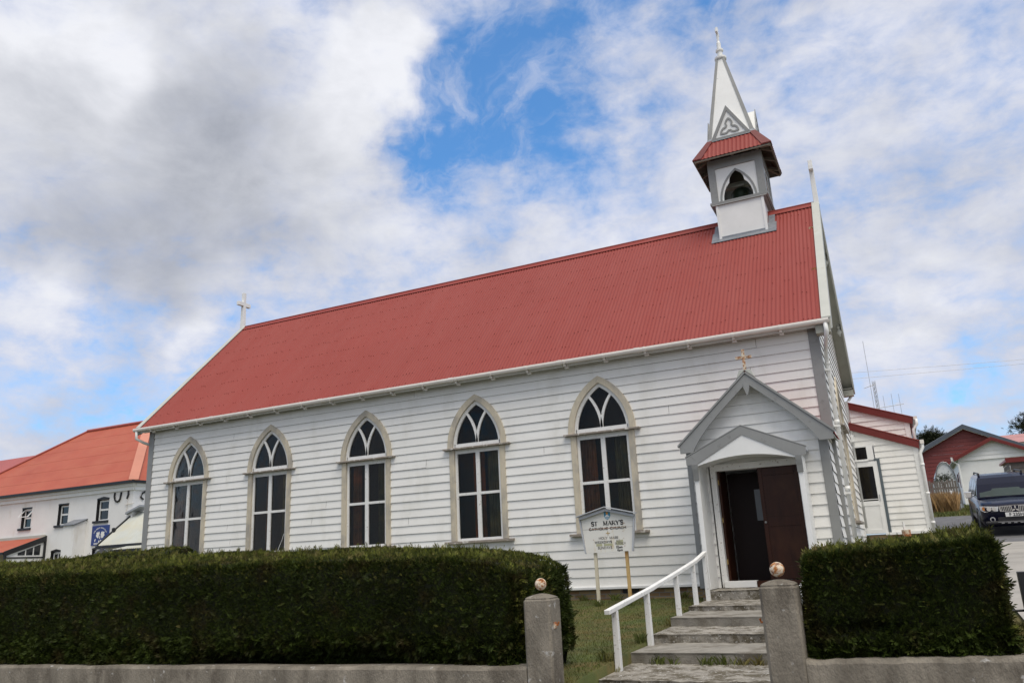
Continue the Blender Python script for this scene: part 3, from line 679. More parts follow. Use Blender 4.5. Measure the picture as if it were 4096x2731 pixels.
b = B(); b.lathe([(.15, -.05), (.165, -.02), (.165, .03), (.10, .06), (.075, .08), (.07, .22), (.105, .24), (.105, .29), (.062, .31), (.058, .50), (.040, .56), (.040, .58), (.001, .585)], (AX, TY, ZT), 16)
sf = b.build('spire_finial', WHITE2, spire, smooth=False)
b = B(); b.box(AX-.032, AX+.032, TY-.034, TY+.034, ZT+.56, ZT+1.02); b.box(AX-.03, AX+.03, TY-.16, TY-.0345, ZT+.80, ZT+.865); b.box(AX-.03, AX+.03, TY+.0345, TY+.16, ZT+.80, ZT+.865); b.build('spire_cross', WHITE2, sf, bevel=.008)

# porch ----------------------------------------------------
PX, PHW = -1.293, 1.30
def prz(x): return 3.771-abs(x-PX)*.896
b = B()
dohw = lambda z: .86 if z < 2.16 else 0.0
boards(b, (0,-1,0), (1,0,0), (0,-1,0), lambda z: max(PX-1.25, PX-(3.70-z)/.896), lambda z: min(-.19, PX+(3.70-z)/.896), -.06, 3.62, .195, [(-1.37, dohw)])
porch = b.build('porch', WHITE, church)
b = B(); boards(b, (-.05,-.9,0), (0,1,0), (1,0,0), 0, .86, -.06, 2.62, .195); b.build('porch_side', WHITE, porch)
b = B(); boards(b, (-2.62,-.9,0), (0,1,0), (-1,0,0), 0, .86, -.06, 2.62, .195); b.build('porch_side', WHITE, porch)
b = B(); b.box(-2.625, -2.535, -1.035, -.9, -.06, 2.5); b.build('corner_board', GREY, porch, bevel=.003)
b = B(); b.box(-.20, -.045, -1.035, -.9, -.06, 2.5); b.build('corner_board', GREY, porch, bevel=.003)
b = B(); b.box(-2.6, -2.3, -.98, 0, -.6, -.065); b.box(-.3, -.06, -.98, 0, -.6, -.065); b.build('porch_foundation', BRM, porch)
for s in (-1, 1):
    X = lambda x: PX+s*(x)
    b = B(); corrugated(b, (X(1.40) if s < 0 else X(0), -1.27, 2.535 if s < 0 else 3.789), (0, 1, 0), (1.40, 0, 1.254 if s < 0 else -1.254), 1.26, .087, .009, 6)
    pr_ = b.build('porch_roof', ROOFRED, porch, recalc=False)
    b = B(); b.prism([(X(1.38), -1.24, 2.505), (X(0), -1.24, 3.74), (X(0), -1.24, 3.72), (X(1.38), -1.24, 2.485)], (0, 1.2, 0)); b.build('roof_lining', SOFF, pr_)
    pl = [(1.375, 2.545), (0, 3.785), (0, 3.605), (.55, 3.115), (.80, 2.87), (.98, 2.655), (1.08, 2.51), (1.135, 2.414), (1.375, 2.412)]
    b = B(); b.prism([(X(x), -1.30, z) for x, z in pl], (0, .045, 0)); b.build('barge_board', GREY, porch, bevel=.003)
    b = B(); b.bar((X(1.40), -1.29, 2.545), (X(0), -1.29, 3.803), .07, .012, (0, 1, 0)); b.prism([(X(1.41), -1.32, 2.535), (X(0), -1.32, 3.795), (X(0), -1.32, 3.81), (X(1.41), -1.32, 2.55)], (0, .12, 0)); b.build('verge_trim', GREY, porch)
b = B(); b.prism([(PX-.055, -1.31, 3.605), (PX+.055, -1.31, 3.605), (PX+.055, -1.31, 3.52), (PX+.012, -1.31, 3.38), (PX-.012, -1.31, 3.38), (PX-.055, -1.31, 3.52)], (0, .06, 0)); b.build('pendant', GREY, porch)
b = B(); b.prism([(PX-.10, -1.28, 3.87), (PX+.10, -1.28, 3.87), (PX+.17, -1.28, 3.71), (PX, -1.28, 3.865), (PX-.17, -1.28, 3.71)], (0, .18, 0)); pb_ = b.build('cross_base', CAPG, porch)
b = B(); b.box(PX-.026, PX+.026, -1.21, -1.175, 3.86, 4.28); b.box(PX-.15, PX-.0265, -1.208, -1.177, 4.10, 4.15); b.box(PX+.0265, PX+.15, -1.208, -1.177, 4.10, 4.15); b.build('porch_cross', RUSTX, pb_)
# canopy over the door
CX = -1.42
b = B(); b.prism([(CX-1.03, -1.71, 2.26), (CX, -1.71, 2.735), (CX+1.03, -1.71, 2.26), (CX+1.03, -1.71, 2.235), (CX, -1.71, 2.71), (CX-1.03, -1.71, 2.235)], (0, .68, 0)); canopy = b.build('canopy', SLATE, porch)
b = B(); b.prism([(CX-1.06, -1.755, 2.295), (CX, -1.755, 2.775), (CX+1.06, -1.755, 2.295), (CX+1.06, -1.755, 2.275), (CX, -1.755, 2.755), (CX-1.06, -1.755, 2.275)], (0, .13, 0))
for s in (-1, 1): b.prism([(CX+s*1.05, -1.75, 2.272), (CX, -1.75, 2.752), (CX, -1.75, 2.595), (CX+s*.86, -1.75, 2.135), (CX+s*1.05, -1.75, 2.135)], (0, .04, 0))
b.build('canopy_barge_board', GREY, canopy, bevel=.002)
arc = [(CX-.88+1.76*k/12, 2.10+.135*(1-(2*k/12-1)**2)) for k in range(13)]
b = B(); b.prism([(x, -1.735, z) for x, z in arc]+[(CX+.9, -1.735, 2.15), (CX, -1.735, 2.62), (CX-.9, -1.735, 2.15)], (0, .03, 0)); b.build('canopy_front_panel', WHITE2, canopy)
b = B(); b.strip([(x, -1.70, z+.02) for x, z in arc], [(x, -1.70, z+.035) for x, z in arc], (0, .66, 0)); b.build('canopy_ceiling', WHITE2, canopy)
for x0, x1 in ((-2.355, -2.275), (-.545, -.465)):
    b = B(); b.box(x0, x1, -1.72, -1.02, -.055, 2.14); b.build('side_panel', WHITE2, canopy, bevel=.004)
    xm = (x0+x1)/2; b = B(); b.prism([(xm-.05, -1.80, 2.13), (xm-.05, -1.725, 2.13), (xm-.05, -1.725, 1.85), (xm-.05, -1.745, 1.85), (xm-.05, -1.765, 1.96), (xm-.05, -1.79, 2.06)], (.10, 0, 0)); b.build('bracket', GREY, canopy)
b = B(); b.box(-2.36, -2.31, -1.7, -1.0, 2.10, 2.22); b.box(-.53, -.48, -1.7, -1.0, 2.10, 2.22); b.build('wall_plate', WHITE2, canopy)
# door case, leaves and dark vestibule
b = B(); b.box(-2.2, -2.10, -1.06, -.86, -.055, 2.13); b.box(-.62, -.52, -1.06, -.86, -.055, 2.13); b.box(-2.2, -.52, -1.062, -.86, 2.05, 2.17); dc = b.build('door_frame', PEEL, porch, bevel=.004)
b = B(); b.box(-2.15, -1.58, -1.12, -.9, -.058, .055); b.build('threshold', WHITE2, porch, bevel=.004)
b = B(); b.box(-1.575, -.55, -1.10, -.9, -.058, .045); b.build('threshold', DOORB, porch)
b = B(); b.box(-1.335, -.62, -.955, -.91, .05, 2.05)
dl = b.build('door_leaf', DOORB, porch, bevel=.004)
b = B(); b.box(-1.345, -1.275, -.972, -.956, .06, 2.05); b.box(-.70, -.622, -.970, -.956, .06, 2.05)
for z0, z1 in ((.06, .28), (.98, 1.14), (1.9, 2.05)): b.box(-1.274, -.701, -.968, -.956, z0, z1)
b.build('door_rail', DOORB, dl, bevel=.003)
b = B(); b.sphere((-1.305, -.99, 1.06), .022, 10, 8); b.build('door_knob', GREY, dl, smooth=True)
b = B(); b.box(-2.10, -2.055, -.93, -.30, .05, 2.05); dl2 = b.build('door_leaf', DOORB, porch, bevel=.004); dl2['label'] = 'open brown door leaf swung into the dark porch'
b = B()
for z in (.35, 1.1, 1.8): b = B(); b.tube([(-2.085, -.945, z), (-2.085, -.945, z+.09)], .012, 6); b.build('hinge', GOLD, dl2)
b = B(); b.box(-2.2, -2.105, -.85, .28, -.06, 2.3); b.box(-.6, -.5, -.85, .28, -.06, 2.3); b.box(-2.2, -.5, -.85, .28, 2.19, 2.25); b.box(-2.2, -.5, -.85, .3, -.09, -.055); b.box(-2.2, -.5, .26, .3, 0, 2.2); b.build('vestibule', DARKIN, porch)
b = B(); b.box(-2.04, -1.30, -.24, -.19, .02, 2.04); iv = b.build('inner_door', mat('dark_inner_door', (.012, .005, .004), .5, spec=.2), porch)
b = B(); b.box(-1.56, -1.40, -.252, -.243, 1.12, 1.71); b.build('door_pane', mat('painted_reflection_glass', (.10, .11, .12), .2), iv)  # the pane's reflection is put into its grey base colour
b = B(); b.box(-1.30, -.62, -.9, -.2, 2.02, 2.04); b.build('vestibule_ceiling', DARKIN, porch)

# ------------------------------------------------------------------ steps and rails
steps = thing('concrete_steps', (-1.32, -4.5, -.8), 'worn concrete steps climbing from the gate to the church porch', 'steps')
edges = [(14.45, -.061), (13.13, -.223), (12.0, -.304), (11.0, -.432), (10.0, -.549), (8.77, -.68), (7.75, -.80)]
for i, (D, z) in enumerate(edges):
    yb = (edges[i-1][0] if i else 15.28)-16.302-(.02 if i else 0)+.04; yf_ = D-16.302; b = B()
    n = 44; xs = [-2.35+2.06*k/n for k in range(n+1)]; V = []
    xl = -2.36+(.0 if i < 5 else -.02)
    rough_ = (.012, .022, .008, .035, .008, .04, .02)[i]; fz = lambda x, q: sum(sin(x*w+q*3.1+i*1.7+w)/(1+w*.04) for w in (3.1, 7.7, 15.3, 31.0))*.35
    fr = [(x, yf_+rough_*fz(x, 1), z-.004-rough_*.35*abs(fz(x, 2))) for x in xs]; bk = [(x, yb, z+random.uniform(-.006, .006)) for x in xs]
    f0 = [(x, y+.010+.010*fz(x, 3), z-.032-.012*fz(x, 4)) for x, y, z_ in fr]; fb = [(x, y+.03, z-.45) for x, y, z_ in fr]
    V = bk+fr+f0+fb; m_ = n+1; F = [[r_*m_+k, r_*m_+k+1, (r_+1)*m_+k+1, (r_+1)*m_+k] for r_ in range(3) for k in range(n)]
    V += [(xs[0], yb, z-.45), (xs[-1], yb, z-.45)]; q = len(V)
    F += [[0, m_, 2*m_, 3*m_, q-2], [m_-1, q-1, 4*m_-1, 3*m_-1, 2*m_-1]]
    b.add(V, F); b.build('step', CONCL if i not in (2, 4) else CONCM, steps)
def handrail(x, ptsD, railpts, label, post_d):
    h = thing('handrail', (x, railpts[0][0]-16.302, railpts[0][1]-.6), label, 'handrail', None)
    for D, zb in post_d:
        zt2 = np.interp(D, [p[0] for p in railpts], [p[1] for p in railpts]); b = B(); y = D-16.302
        b.hexa([(x-.036, y-.04, zb-.25), (x+.036, y-.04, zb-.25), (x+.036, y+.04, zb-.25), (x-.036, y+.04, zb-.25)], [(x-.033, y-.036, zt2-.05), (x+.033, y-.036, zt2-.05), (x+.033, y+.036, zt2-.045), (x-.033, y+.036, zt2-.045)])
        b.build('post', PEEL, h, bevel=.004)
    b = B()
    for p, q in zip(railpts[:-1], railpts[1:]): b.bar((x, p[0]-16.302, p[1]-.02), (x, q[0]-16.302+.01, q[1]-.02), .07, .052)
    b.build('rail', PEEL, h, bevel=.006)
    return h
RP = [(9.12, .005), (11.0, .175), (12.6, .345), (13.7, .47), (14.5, .60)]
handrail(-2.30, None, RP, 'white timber handrail on five posts along the lawn side of the steps', [(9.4, -.60), (10.75, -.50), (12.35, -.31), (13.5, -.21), (14.42, -.10)])
handrail(-.30, None, RP, 'white timber handrail mostly hidden behind the short right hedge', [(9.4, -.60), (10.75, -.50), (12.35, -.31), (13.5, -.21), (14.42, -.10)])

# ------------------------------------------------------------------ gate pillars, walls
def pillar(x0, y0, s, zt2, label, ballc, br):
    p = thing('gate_pillar', (x0+s/2, y0+s/2, -1.0), label, 'gate pillar', 'concrete gate pillars'); x1, y1 = x0+s, y0+s; c = .022
    def ring(i, z, cc=c): return [(x0+i+cc, y0+i, z), (x1-i-cc, y0+i, z), (x1-i, y0+i+cc, z), (x1-i, y1-i-cc, z), (x1-i-cc, y1-i, z), (x0+i+cc, y1-i, z), (x0+i, y1-i-cc, z), (x0+i, y0+i+cc, z)]
    rs = [ring(0, -1.1), ring(0, -.6), ring(0, -.2), ring(0, zt2-.015), ring(.012, zt2)]
    cap = [(.010, .010), (.028, .024), (.07, .040), (.11, .049), (s/2-.02, .052)]
    rs += [ring(i, zt2+dz, min(.022+i*.55, (s/2-i)*.55)) for i, dz in cap]
    V = [v for r_ in rs for v in r_]; F = [[a*8+k, a*8+(k+1) % 8, (a+1)*8+(k+1) % 8, (a+1)*8+k] for a in range(len(rs)-1) for k in range(8)]+[[(len(rs)-1)*8+k for k in range(8)]]
    V = [(v[0]+random.uniform(-.002, .002), v[1]+random.uniform(-.002, .002), v[2]) for v in V]
    b = B(); b.add(V, F); b.build('shaft', CONC, p)
    b = B(); b.sphere((x0+s/2, y0+s/2, ballc), br, 24, 16); b.build('ball_finial', RUSTX, p, smooth=True)
    return p
PL = pillar(-2.62, -8.772, .29, .232, 'concrete gate pillar with a rusty ball, half overgrown by the long hedge', .372, .060)
PR = pillar(-.232, -9.20, .30, .308, 'concrete gate pillar with a rusty ball beside the short hedge', .438, .062)
b = B(); b.tube([(-2.33, -8.66, -.02), (-2.30, -8.66, -.02), (-2.285, -8.66, .01)], .010, 6); b.box(-2.335, -2.322, -8.69, -8.63, -.05, .01); b.build('gate_hinge', RUST, PL)
b = B(); b.tube([(-.232, -9.08, .02), (-.262, -9.08, .02), (-.27, -9.08, .05)], .010, 6); b.box(-.24, -.229, -9.11, -9.05, -.02, .04); b.build('gate_hinge', RUST, PR)
def lowwall(x0, x1, y0, th, za, zb, label):
    n = 40; b = B(); V = []; F = []
    for k in range(n+1):
        x = x0+(x1-x0)*k/n; z = za+(zb-za)*k/n+random.uniform(-.006, .006); yj = random.uniform(-.006, .006)
        V += [(x, y0, -1.2), (x, y0, z-.03), (x, y0+.02+yj, z), (x, y0+th-.02, z), (x, y0+th, -1.2)]
    for k in range(n): F += [[k*5+j, (k+1)*5+j, (k+1)*5+j+1, k*5+j+1] for j in range(4)]
    F += [[0, 1, 2, 3, 4], [n*5+j for j in range(4, -1, -1)]]
    b.add(V, F); o = b.build('low_wall', CONC); return tag(o, label, 'wall', 'low concrete walls')
lowwall(-24, -2.618, -8.765, .26, -.57, -.400, 'low concrete wall under the long left hedge')
lowwall(.066, 3.0, -9.19, .28, -.268, -.205, 'low concrete wall under the short right hedge')

# ------------------------------------------------------------------ hedges
def hedge(name, label, x0, x1, y0, y1, z0, z1, r, density, rise, ends=(True, True), lumps=.05, seed=1, size=.041, hollow=None):
    """clipped conifer hedge: a dark core, thousands of sprigs, and paler sprigs, most of them along the top"""
    root = thing(name, ((x0+x1)/2, (y0+y1)/2, z0), label, 'hedge')
    hh = z1-z0
    def shape(Pbox, inset=0.0):
        r2 = max(r-inset*.5, .03); k2 = inset+r2
        lo = np.array([x0+k2, y0+k2, z0-1.0]); hi = np.array([x1-k2, y1-k2, z1-k2])
        q = np.clip(Pbox, lo, hi); d = Pbox-q; n = unit(d+1e-6*np.array([0, -1, 0])); P = q+n*r2
        t = np.clip((P[:, 2]-z0)/hh, 0, 1); P = P.copy()
        P[:, 2] += t*rise(P[:, 0], (P[:, 1]-y0)/(y1-y0))
        w = lumps*fnoise(P*np.array([1, 1, 1.5]), 1.5, seed)+lumps*.5*fnoise(P, 5, seed+1)
        low = np.clip(1-(P[:, 2]-z0)/.35, 0, 1)
        w += low*.07*(fnoise(P, 2.4, seed+5)-.4)
        if hollow is not None: w -= hollow(P)
        P += n*w[:, None]*np.where(n[:, 2:3] > .7, .7, 1)
        return P, n
    # core
    a, bq, c = 90 if x1-x0 > 4 else 30, 14, 14
    faces = []
    def grid(fn, nu, nv):
        U, Vv = np.meshgrid(np.linspace(0, 1, nu), np.linspace(0, 1, nv)); Pb = fn(U.ravel(), Vv.ravel()); P, n = shape(Pb, .03)
        i = np.arange(nu*nv).reshape(nv, nu); return P, np.stack([i[:-1,:-1], i[:-1,1:], i[1:,1:], i[1:,:-1]], -1).reshape(-1, 4)
    o1 = np.ones_like
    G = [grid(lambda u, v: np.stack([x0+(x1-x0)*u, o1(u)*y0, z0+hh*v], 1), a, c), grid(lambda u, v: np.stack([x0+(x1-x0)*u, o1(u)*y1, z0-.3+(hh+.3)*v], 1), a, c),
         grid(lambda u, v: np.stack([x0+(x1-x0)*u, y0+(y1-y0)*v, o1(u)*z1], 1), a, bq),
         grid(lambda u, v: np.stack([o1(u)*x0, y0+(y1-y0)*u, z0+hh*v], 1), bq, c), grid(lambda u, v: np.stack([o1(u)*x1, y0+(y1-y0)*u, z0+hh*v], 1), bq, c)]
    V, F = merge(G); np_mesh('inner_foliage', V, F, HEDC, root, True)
    def sample(n, fn): U = rng.random((n, 2)); return shape(fn(U[:, 0], U[:, 1]))
    Lx = x1-x0; Ly = y1-y0
    parts = []
    def spr(PN, sz, nl=5, **k): P, n = PN; parts.append(sprigs(P, n, sz, nl, **k))
    front = lambda u, v: np.stack([x0+Lx*u, o1(u)*y0, z0+hh*v], 1)
    topf = lambda u, v: np.stack([x0+Lx*u, y0+Ly*v, o1(u)*z1], 1)
    P_, n_ = sample(int(density*1.5*Lx*hh), front); parts.append(sprigs(P_, n_*.45, size, 5, jit=.42, up=.28))
    P_, n_ = sample(int(density*.05*Lx*hh), front); parts.append(sprigs(P_, n_*.5, size*2.0, 7, jit=.5, up=.3))
    spr(sample(int(density*.8*Lx*Ly), topf), size*.8, 5, jit=.6)
    for e, xe in ((ends[0], x0), (ends[1], x1)):
        if e:
            side = lambda u, v, xe=xe: np.stack([o1(u)*xe, y0+Ly*u, z0+hh*v], 1)
            spr(sample(int(density*1.1*Ly*hh), side), size*1.15, 5, jit=.6, up=.2); spr(sample(int(density*.06*Ly*hh), side), size*2.4, 7, jit=.7)
    def edgeline(p, q):
        n_ = int(np.linalg.norm(np.array(q)-np.array(p))*density*.16); t = rng.random((n_, 1)); Pb = np.array(p)*(1-t)+np.array(q)*t+rng.normal(0, .05, (n_, 3))
        return shape(np.clip(Pb, [x0, y0, z0], [x1, y1, z1]))
    for p, q in (((x0, y0, z1), (x1, y0, z1)), ((x0, y1, z1), (x1, y1, z1)), ((x1, y0, z0), (x1, y0, z1)), ((x0, y0, z0), (x0, y0, z1)), ((x1, y0, z1), (x1, y1, z1)), ((x0, y0, z1), (x0, y1, z1))): spr(edgeline(p, q), size*1.1, 5, jit=.5)
    low = lambda u, v: np.stack([x0+Lx*u, o1(u)*y0, z0+hh*.28*v*v], 1)
    spr(sample(int(density*.12*Lx), low), size*2.2, 8, jit=.7, up=-.1)
    V, F = merge(parts); np_mesh('foliage', V, F, HEDL, root)
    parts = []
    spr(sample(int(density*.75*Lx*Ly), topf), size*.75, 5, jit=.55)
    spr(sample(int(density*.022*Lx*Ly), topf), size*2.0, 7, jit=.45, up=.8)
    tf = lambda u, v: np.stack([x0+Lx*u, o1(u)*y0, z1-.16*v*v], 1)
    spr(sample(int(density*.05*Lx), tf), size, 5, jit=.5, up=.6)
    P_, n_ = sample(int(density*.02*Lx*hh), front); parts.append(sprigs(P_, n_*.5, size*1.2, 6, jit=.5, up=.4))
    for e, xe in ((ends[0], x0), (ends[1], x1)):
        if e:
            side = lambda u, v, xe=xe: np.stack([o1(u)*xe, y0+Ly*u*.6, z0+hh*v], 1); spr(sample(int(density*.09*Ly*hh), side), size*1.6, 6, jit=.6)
    V, F = merge(parts); np_mesh('pale_sprigs', V, F, HEDT, root)  # paler leaf colour than the foliage above, densest on the hedge top
    return root
hol = lambda P: .42*np.exp(-((P[:, 0]+5.0)/.85)**2-((P[:, 2]+.40)/.16)**2)+.30*np.exp(-((P[:, 0]+6.6)/.7)**2-((P[:, 2]+.42)/.10)**2)
hedge('clipped_hedge', 'long dark clipped hedge in the foreground behind the low wall', -22, -2.79, -8.60, -7.05, -.42, .66, .15, 3400,
      lambda x, v: np.interp(x, [-22, -12, -8, -5, -3.5, -3.05, -2.75], [.12, .09, .07, .05, .0, -.06, -.22])+np.interp(x, [-13, -9, -5, -2.6], [.24, .20, .13, .03])*v, (False, True), .055, 3, hollow=hol)
hedge('clipped_hedge', 'short dark square-cut hedge right of the gate pillars', .13, 1.56, -8.98, -7.75, -.30, .535, .085, 4600,
      lambda x, v: .055*(x-.1)+(.02+.03*x)*v, (True, True), .045, 9, hollow=lambda P: .16*np.exp(-((P[:, 0]-.55)/.28)**2-((P[:, 2]+.04)/.05)**2))
hedge('clipped_hedge', 'second hedge standing behind the far left of the long hedge', -22, -11.3, -5.9, -4.9, -.5, 1.0, .16, 1600,
      lambda x, v: .05*np.sin(x*.9)+.12*v, (False, True), .07, 17)

# lawn grass
def grass(name, n, fx, m, hmin, hmax, wd, lean=.5):
    P = fx(n); h = rng.uniform(hmin, hmax, len(P)); a = rng.uniform(0, 2*pi, len(P)); d = np.stack([np.cos(a), np.sin(a), np.zeros(len(P))], 1)
    sd = np.stack([-np.sin(a), np.cos(a), np.zeros(len(P))], 1)*wd*rng.uniform(.6, 1.3, (len(P), 1)); up = np.array([0, 0, 1.0])
    tip = P+up*h[:, None]+d*(h*lean*rng.uniform(.2, 1.4, len(P)))[:, None]; mid = P+up*h[:, None]*.55+d*(h*lean*.3)[:, None]
    V = np.stack([P-sd, P+sd, mid+sd*.7, tip, tip, mid-sd*.7], 1); V = np.stack([P-sd, P+sd, mid+sd*.6, tip], 1).reshape(-1, 3)
    o = np_mesh(name, V, np.arange(len(V)).reshape(-1, 4), m); return tag(o, kind='stuff')
def lawnpts(n):
    x = rng.uniform(-6.5, -2.37, n); y = -8.4+8.35*rng.random(n)**1.15; return np.stack([x, y, zground(x, y)-.005], 1)
grass('lawn_grass', 60000, lawnpts, BLADE, .012, .04, .0035)
def tuftpts(n):
    c = np.array([(-2.42, -6.95), (-2.40, -5.6), (-2.40, -4.0), (-2.41, -2.9), (-1.2, -6.28), (-1.8, -6.27), (-1.0, -6.27), (-2.0, -6.28), (-4.6, -1.2), (-3.95, -1.2), (-2.5, -1.9), (-1.4, -6.3), (-.8, -6.28), (-3.2, -.1), (-4.6, -.12), (-5.3, -.1)])
    k = rng.integers(0, len(c), n); q = c[k]+rng.normal(0, .045, (n, 2)); z = np.where(q[:, 0] > -2.36, -.70, zground(q[:, 0], q[:, 1])); return np.stack([q[:, 0], q[:, 1], z], 1)
grass('grass_tufts', 1500, tuftpts, BLADE, .05, .15, .004, .6)
def verge(n):
    x = rng.uniform(1.64, 2.4, n); y = rng.uniform(-8.4, -7.1, n); return np.stack([x, y, zground(x, y)+.03], 1)
grass('verge_grass', 5000, verge, BLADE, .02, .05, .004)
def backlawn(n):
    x = rng.uniform(2, 4.6, n); y = rng.uniform(19.9, 44, n); return np.stack([x, y, zground(x, y)], 1)
grass('yard_grass', 9000, backlawn, BLADE, .08, .2, .015)

# ------------------------------------------------------------------ notice board
SY = -1.2
sign = thing('notice_board', (-4.28, SY, -.32), 'white church notice board on two rust-stained posts, with pitched top and blue shield', 'notice board')
bd = [(-4.752, .672), (-3.811, .680), (-3.735, 1.335), (-4.283, 1.47), (-4.826, 1.328)]
b = B(); b.prism([(x, SY, z) for x, z in bd], (0, .03, 0)); board = b.build('board', SIGNW, sign)
for (a_, c_, nm) in (((-4.845, 1.35), (-4.285, 1.492), 0), ((-3.715, 1.35), (-4.285, 1.492), 0)):
    b = B(); b.bar((a_[0], SY-.02, a_[1]-.012), (c_[0], SY-.02, c_[1]-.012), .09, .05, (0, 0, 1)); b.build('top_moulding', SIGNG, sign, bevel=.003)
for xa, xb, za, zb in ((-4.895, -4.285, 1.378, 1.536), (-3.675, -4.285, 1.384, 1.536)):
    b = B(); b.bar((xa, SY-.03, za), (xb, SY-.03, zb), .16, .018, (0, 0, 1)); b.build('top_board', SIGNG, sign)
for (xa, za), (xb, zb) in (((-4.765, .665), (-4.848, 1.345)), ((-3.80, .672), (-3.718, 1.345))):
    b = B(); b.bar((xa, SY, za), (xb, SY, zb), .028, .06, (0, 1, 0)); b.build('side_moulding', SIGNG, sign, bevel=.002)
for x in (-4.592, -3.951):
    b = B(); b.hexa([(x-.029, SY+.032, -.55), (x+.029, SY+.032, -.55), (x+.029, SY+.09, -.55), (x-.029, SY+.09, -.55)], [(x-.029, SY+.032, 1.2), (x+.029, SY+.032, 1.2), (x+.029, SY+.09, 1.2), (x-.029, SY+.09, 1.2)]); b.build('post', POSTY if x < -4.2 else mat('rust_stained_post_paint', (.52, .36, .15), .7, .15, 4, c2=(.42, .20, .05), thr=.5, s2=3, st2=(1, 1, .5)), sign, bevel=.003)
b = B(); b.prism([(-4.797, SY-.0015, 1.126), (-3.762, SY-.0015, 1.136), (-3.762, SY-.0015, 1.1315), (-4.797, SY-.0015, 1.1215)], (0, .001, 0)); b.build('board_joint', INKF, board)
# stroke alphabet with serifs: unit cell 0..1 high
def arcp(cx, cy, rx, ry, a0, a1, n=8): return [(cx+rx*cos(R(a0+(a1-a0)*k/n)), cy+ry*sin(R(a0+(a1-a0)*k/n))) for k in range(n+1)]
ST = {  # letter: (advance, [(polyline, thick)])
 'S': (.62, [(arcp(.28, .74, .22, .26, 20, 250)+arcp(.28, .26, .24, .26, 70, -160), 1)]), 'T': (.68, [([(.04, .97), (.62, .97)], 0), ([(.33, 0), (.33, 1)], 1)]),
 'M': (1.0, [([(.12, 0), (.16, 1)], 0), ([(.16, 1), (.46, .05)], 1), ([(.46, .05), (.78, 1)], 0), ([(.80, 0), (.80, 1)], 1)]),
 'A': (.80, [([(.06, 0), (.38, 1)], 0), ([(.38, 1), (.70, 0)], 1), ([(.18, .34), (.58, .34)], 0)]),
 'R': (.76, [([(.14, 0), (.14, 1)], 1), ([(.14, .98)]+arcp(.36, .74, .22, .24, 90, -90)+[(.14, .5)], 0), ([(.36, .5), (.68, 0)], 1)]),
 'Y': (.76, [([(.05, 1), (.36, .5)], 1), ([(.68, 1), (.36, .5)], 0), ([(.36, .5), (.36, 0)], 1)]), "'": (.22, [([(.10, 1.05), (.06, .80)], 1)]),
 'C': (.74, [(arcp(.38, .5, .32, .49, 45, 315, 12), 1)]), 'H': (.84, [([(.14, 0), (.14, 1)], 1), ([(.68, 0), (.68, 1)], 1), ([(.14, .5), (.68, .5)], 0)]),
 'O': (.86, [(arcp(.42, .5, .34, .49, 0, 360, 16), 1)]), 'L': (.64, [([(.14, 1), (.14, 0)], 1), ([(.14, .02), (.58, .02), (.58, .2)], 0)]), 'I': (.36, [([(.17, 0), (.17, 1)], 1)]),
 'U': (.80, [([(.14, 1), (.14, .3)]+arcp(.40, .3, .26, .3, 180, 360)+[(.66, 1)], 1)]), 'W': (1.08, [([(.04, 1), (.28, 0)], 1), ([(.28, 0), (.52, .95)], 0), ([(.52, .95), (.76, 0)], 1), ([(.76, 0), (1.0, 1)], 0)]),
 'E': (.66, [([(.14, 0), (.14, 1)], 1), ([(.14, .98), (.58, .98)], 0), ([(.14, .52), (.46, .52)], 0), ([(.14, .02), (.60, .02)], 0)]), 'K': (.78, [([(.14, 0), (.14, 1)], 1), ([(.64, 1), (.16, .45)], 0), ([(.28, .56), (.70, 0)], 1)]),
 'D': (.84, [([(.14, 0), (.14, 1)], 1), ([(.14, .98)]+arcp(.36, .5, .36, .48, 90, -90, 10)+[(.14, .02)], .6)]), 'N': (.88, [([(.14, 0), (.14, 1)], 0), ([(.14, 1), (.70, 0)], 1), ([(.70, 0), (.70, 1)], 0)]),
 'P': (.68, [([(.14, 0), (.14, 1)], 1), ([(.14, .98)]+arcp(.36, .72, .22, .26, 90, -90)+[(.14, .46)], .6)]), '1': (.46, [([(.08, .8), (.24, .97), (.24, 0)], 1)]), '0': (.70, [(arcp(.34, .48, .26, .48, 0, 360, 14), 1)]),
 '6': (.64, [([(.50, .95)]+arcp(.36, .36, .30, .5, 120, 180, 4)+arcp(.32, .28, .24, .27, 180, 540, 12), 1)]), 'a': (.6, [(arcp(.28, .3, .2, .28, 0, 360, 10), .7), ([(.48, .6), (.48, 0)], 1)]),
 'm': (.92, [([(.12, 0), (.12, .6)], 1), (arcp(.28, .38, .16, .22, 180, 0)+[(.44, 0)], .8), (arcp(.60, .38, .16, .22, 180, 0)+[(.76, 0)], .8)]), 'p': (.62, [([(.12, .6), (.12, -.3)], 1), (arcp(.30, .3, .2, .28, 0, 360, 10), .7)]), ' ': (.55, [])}
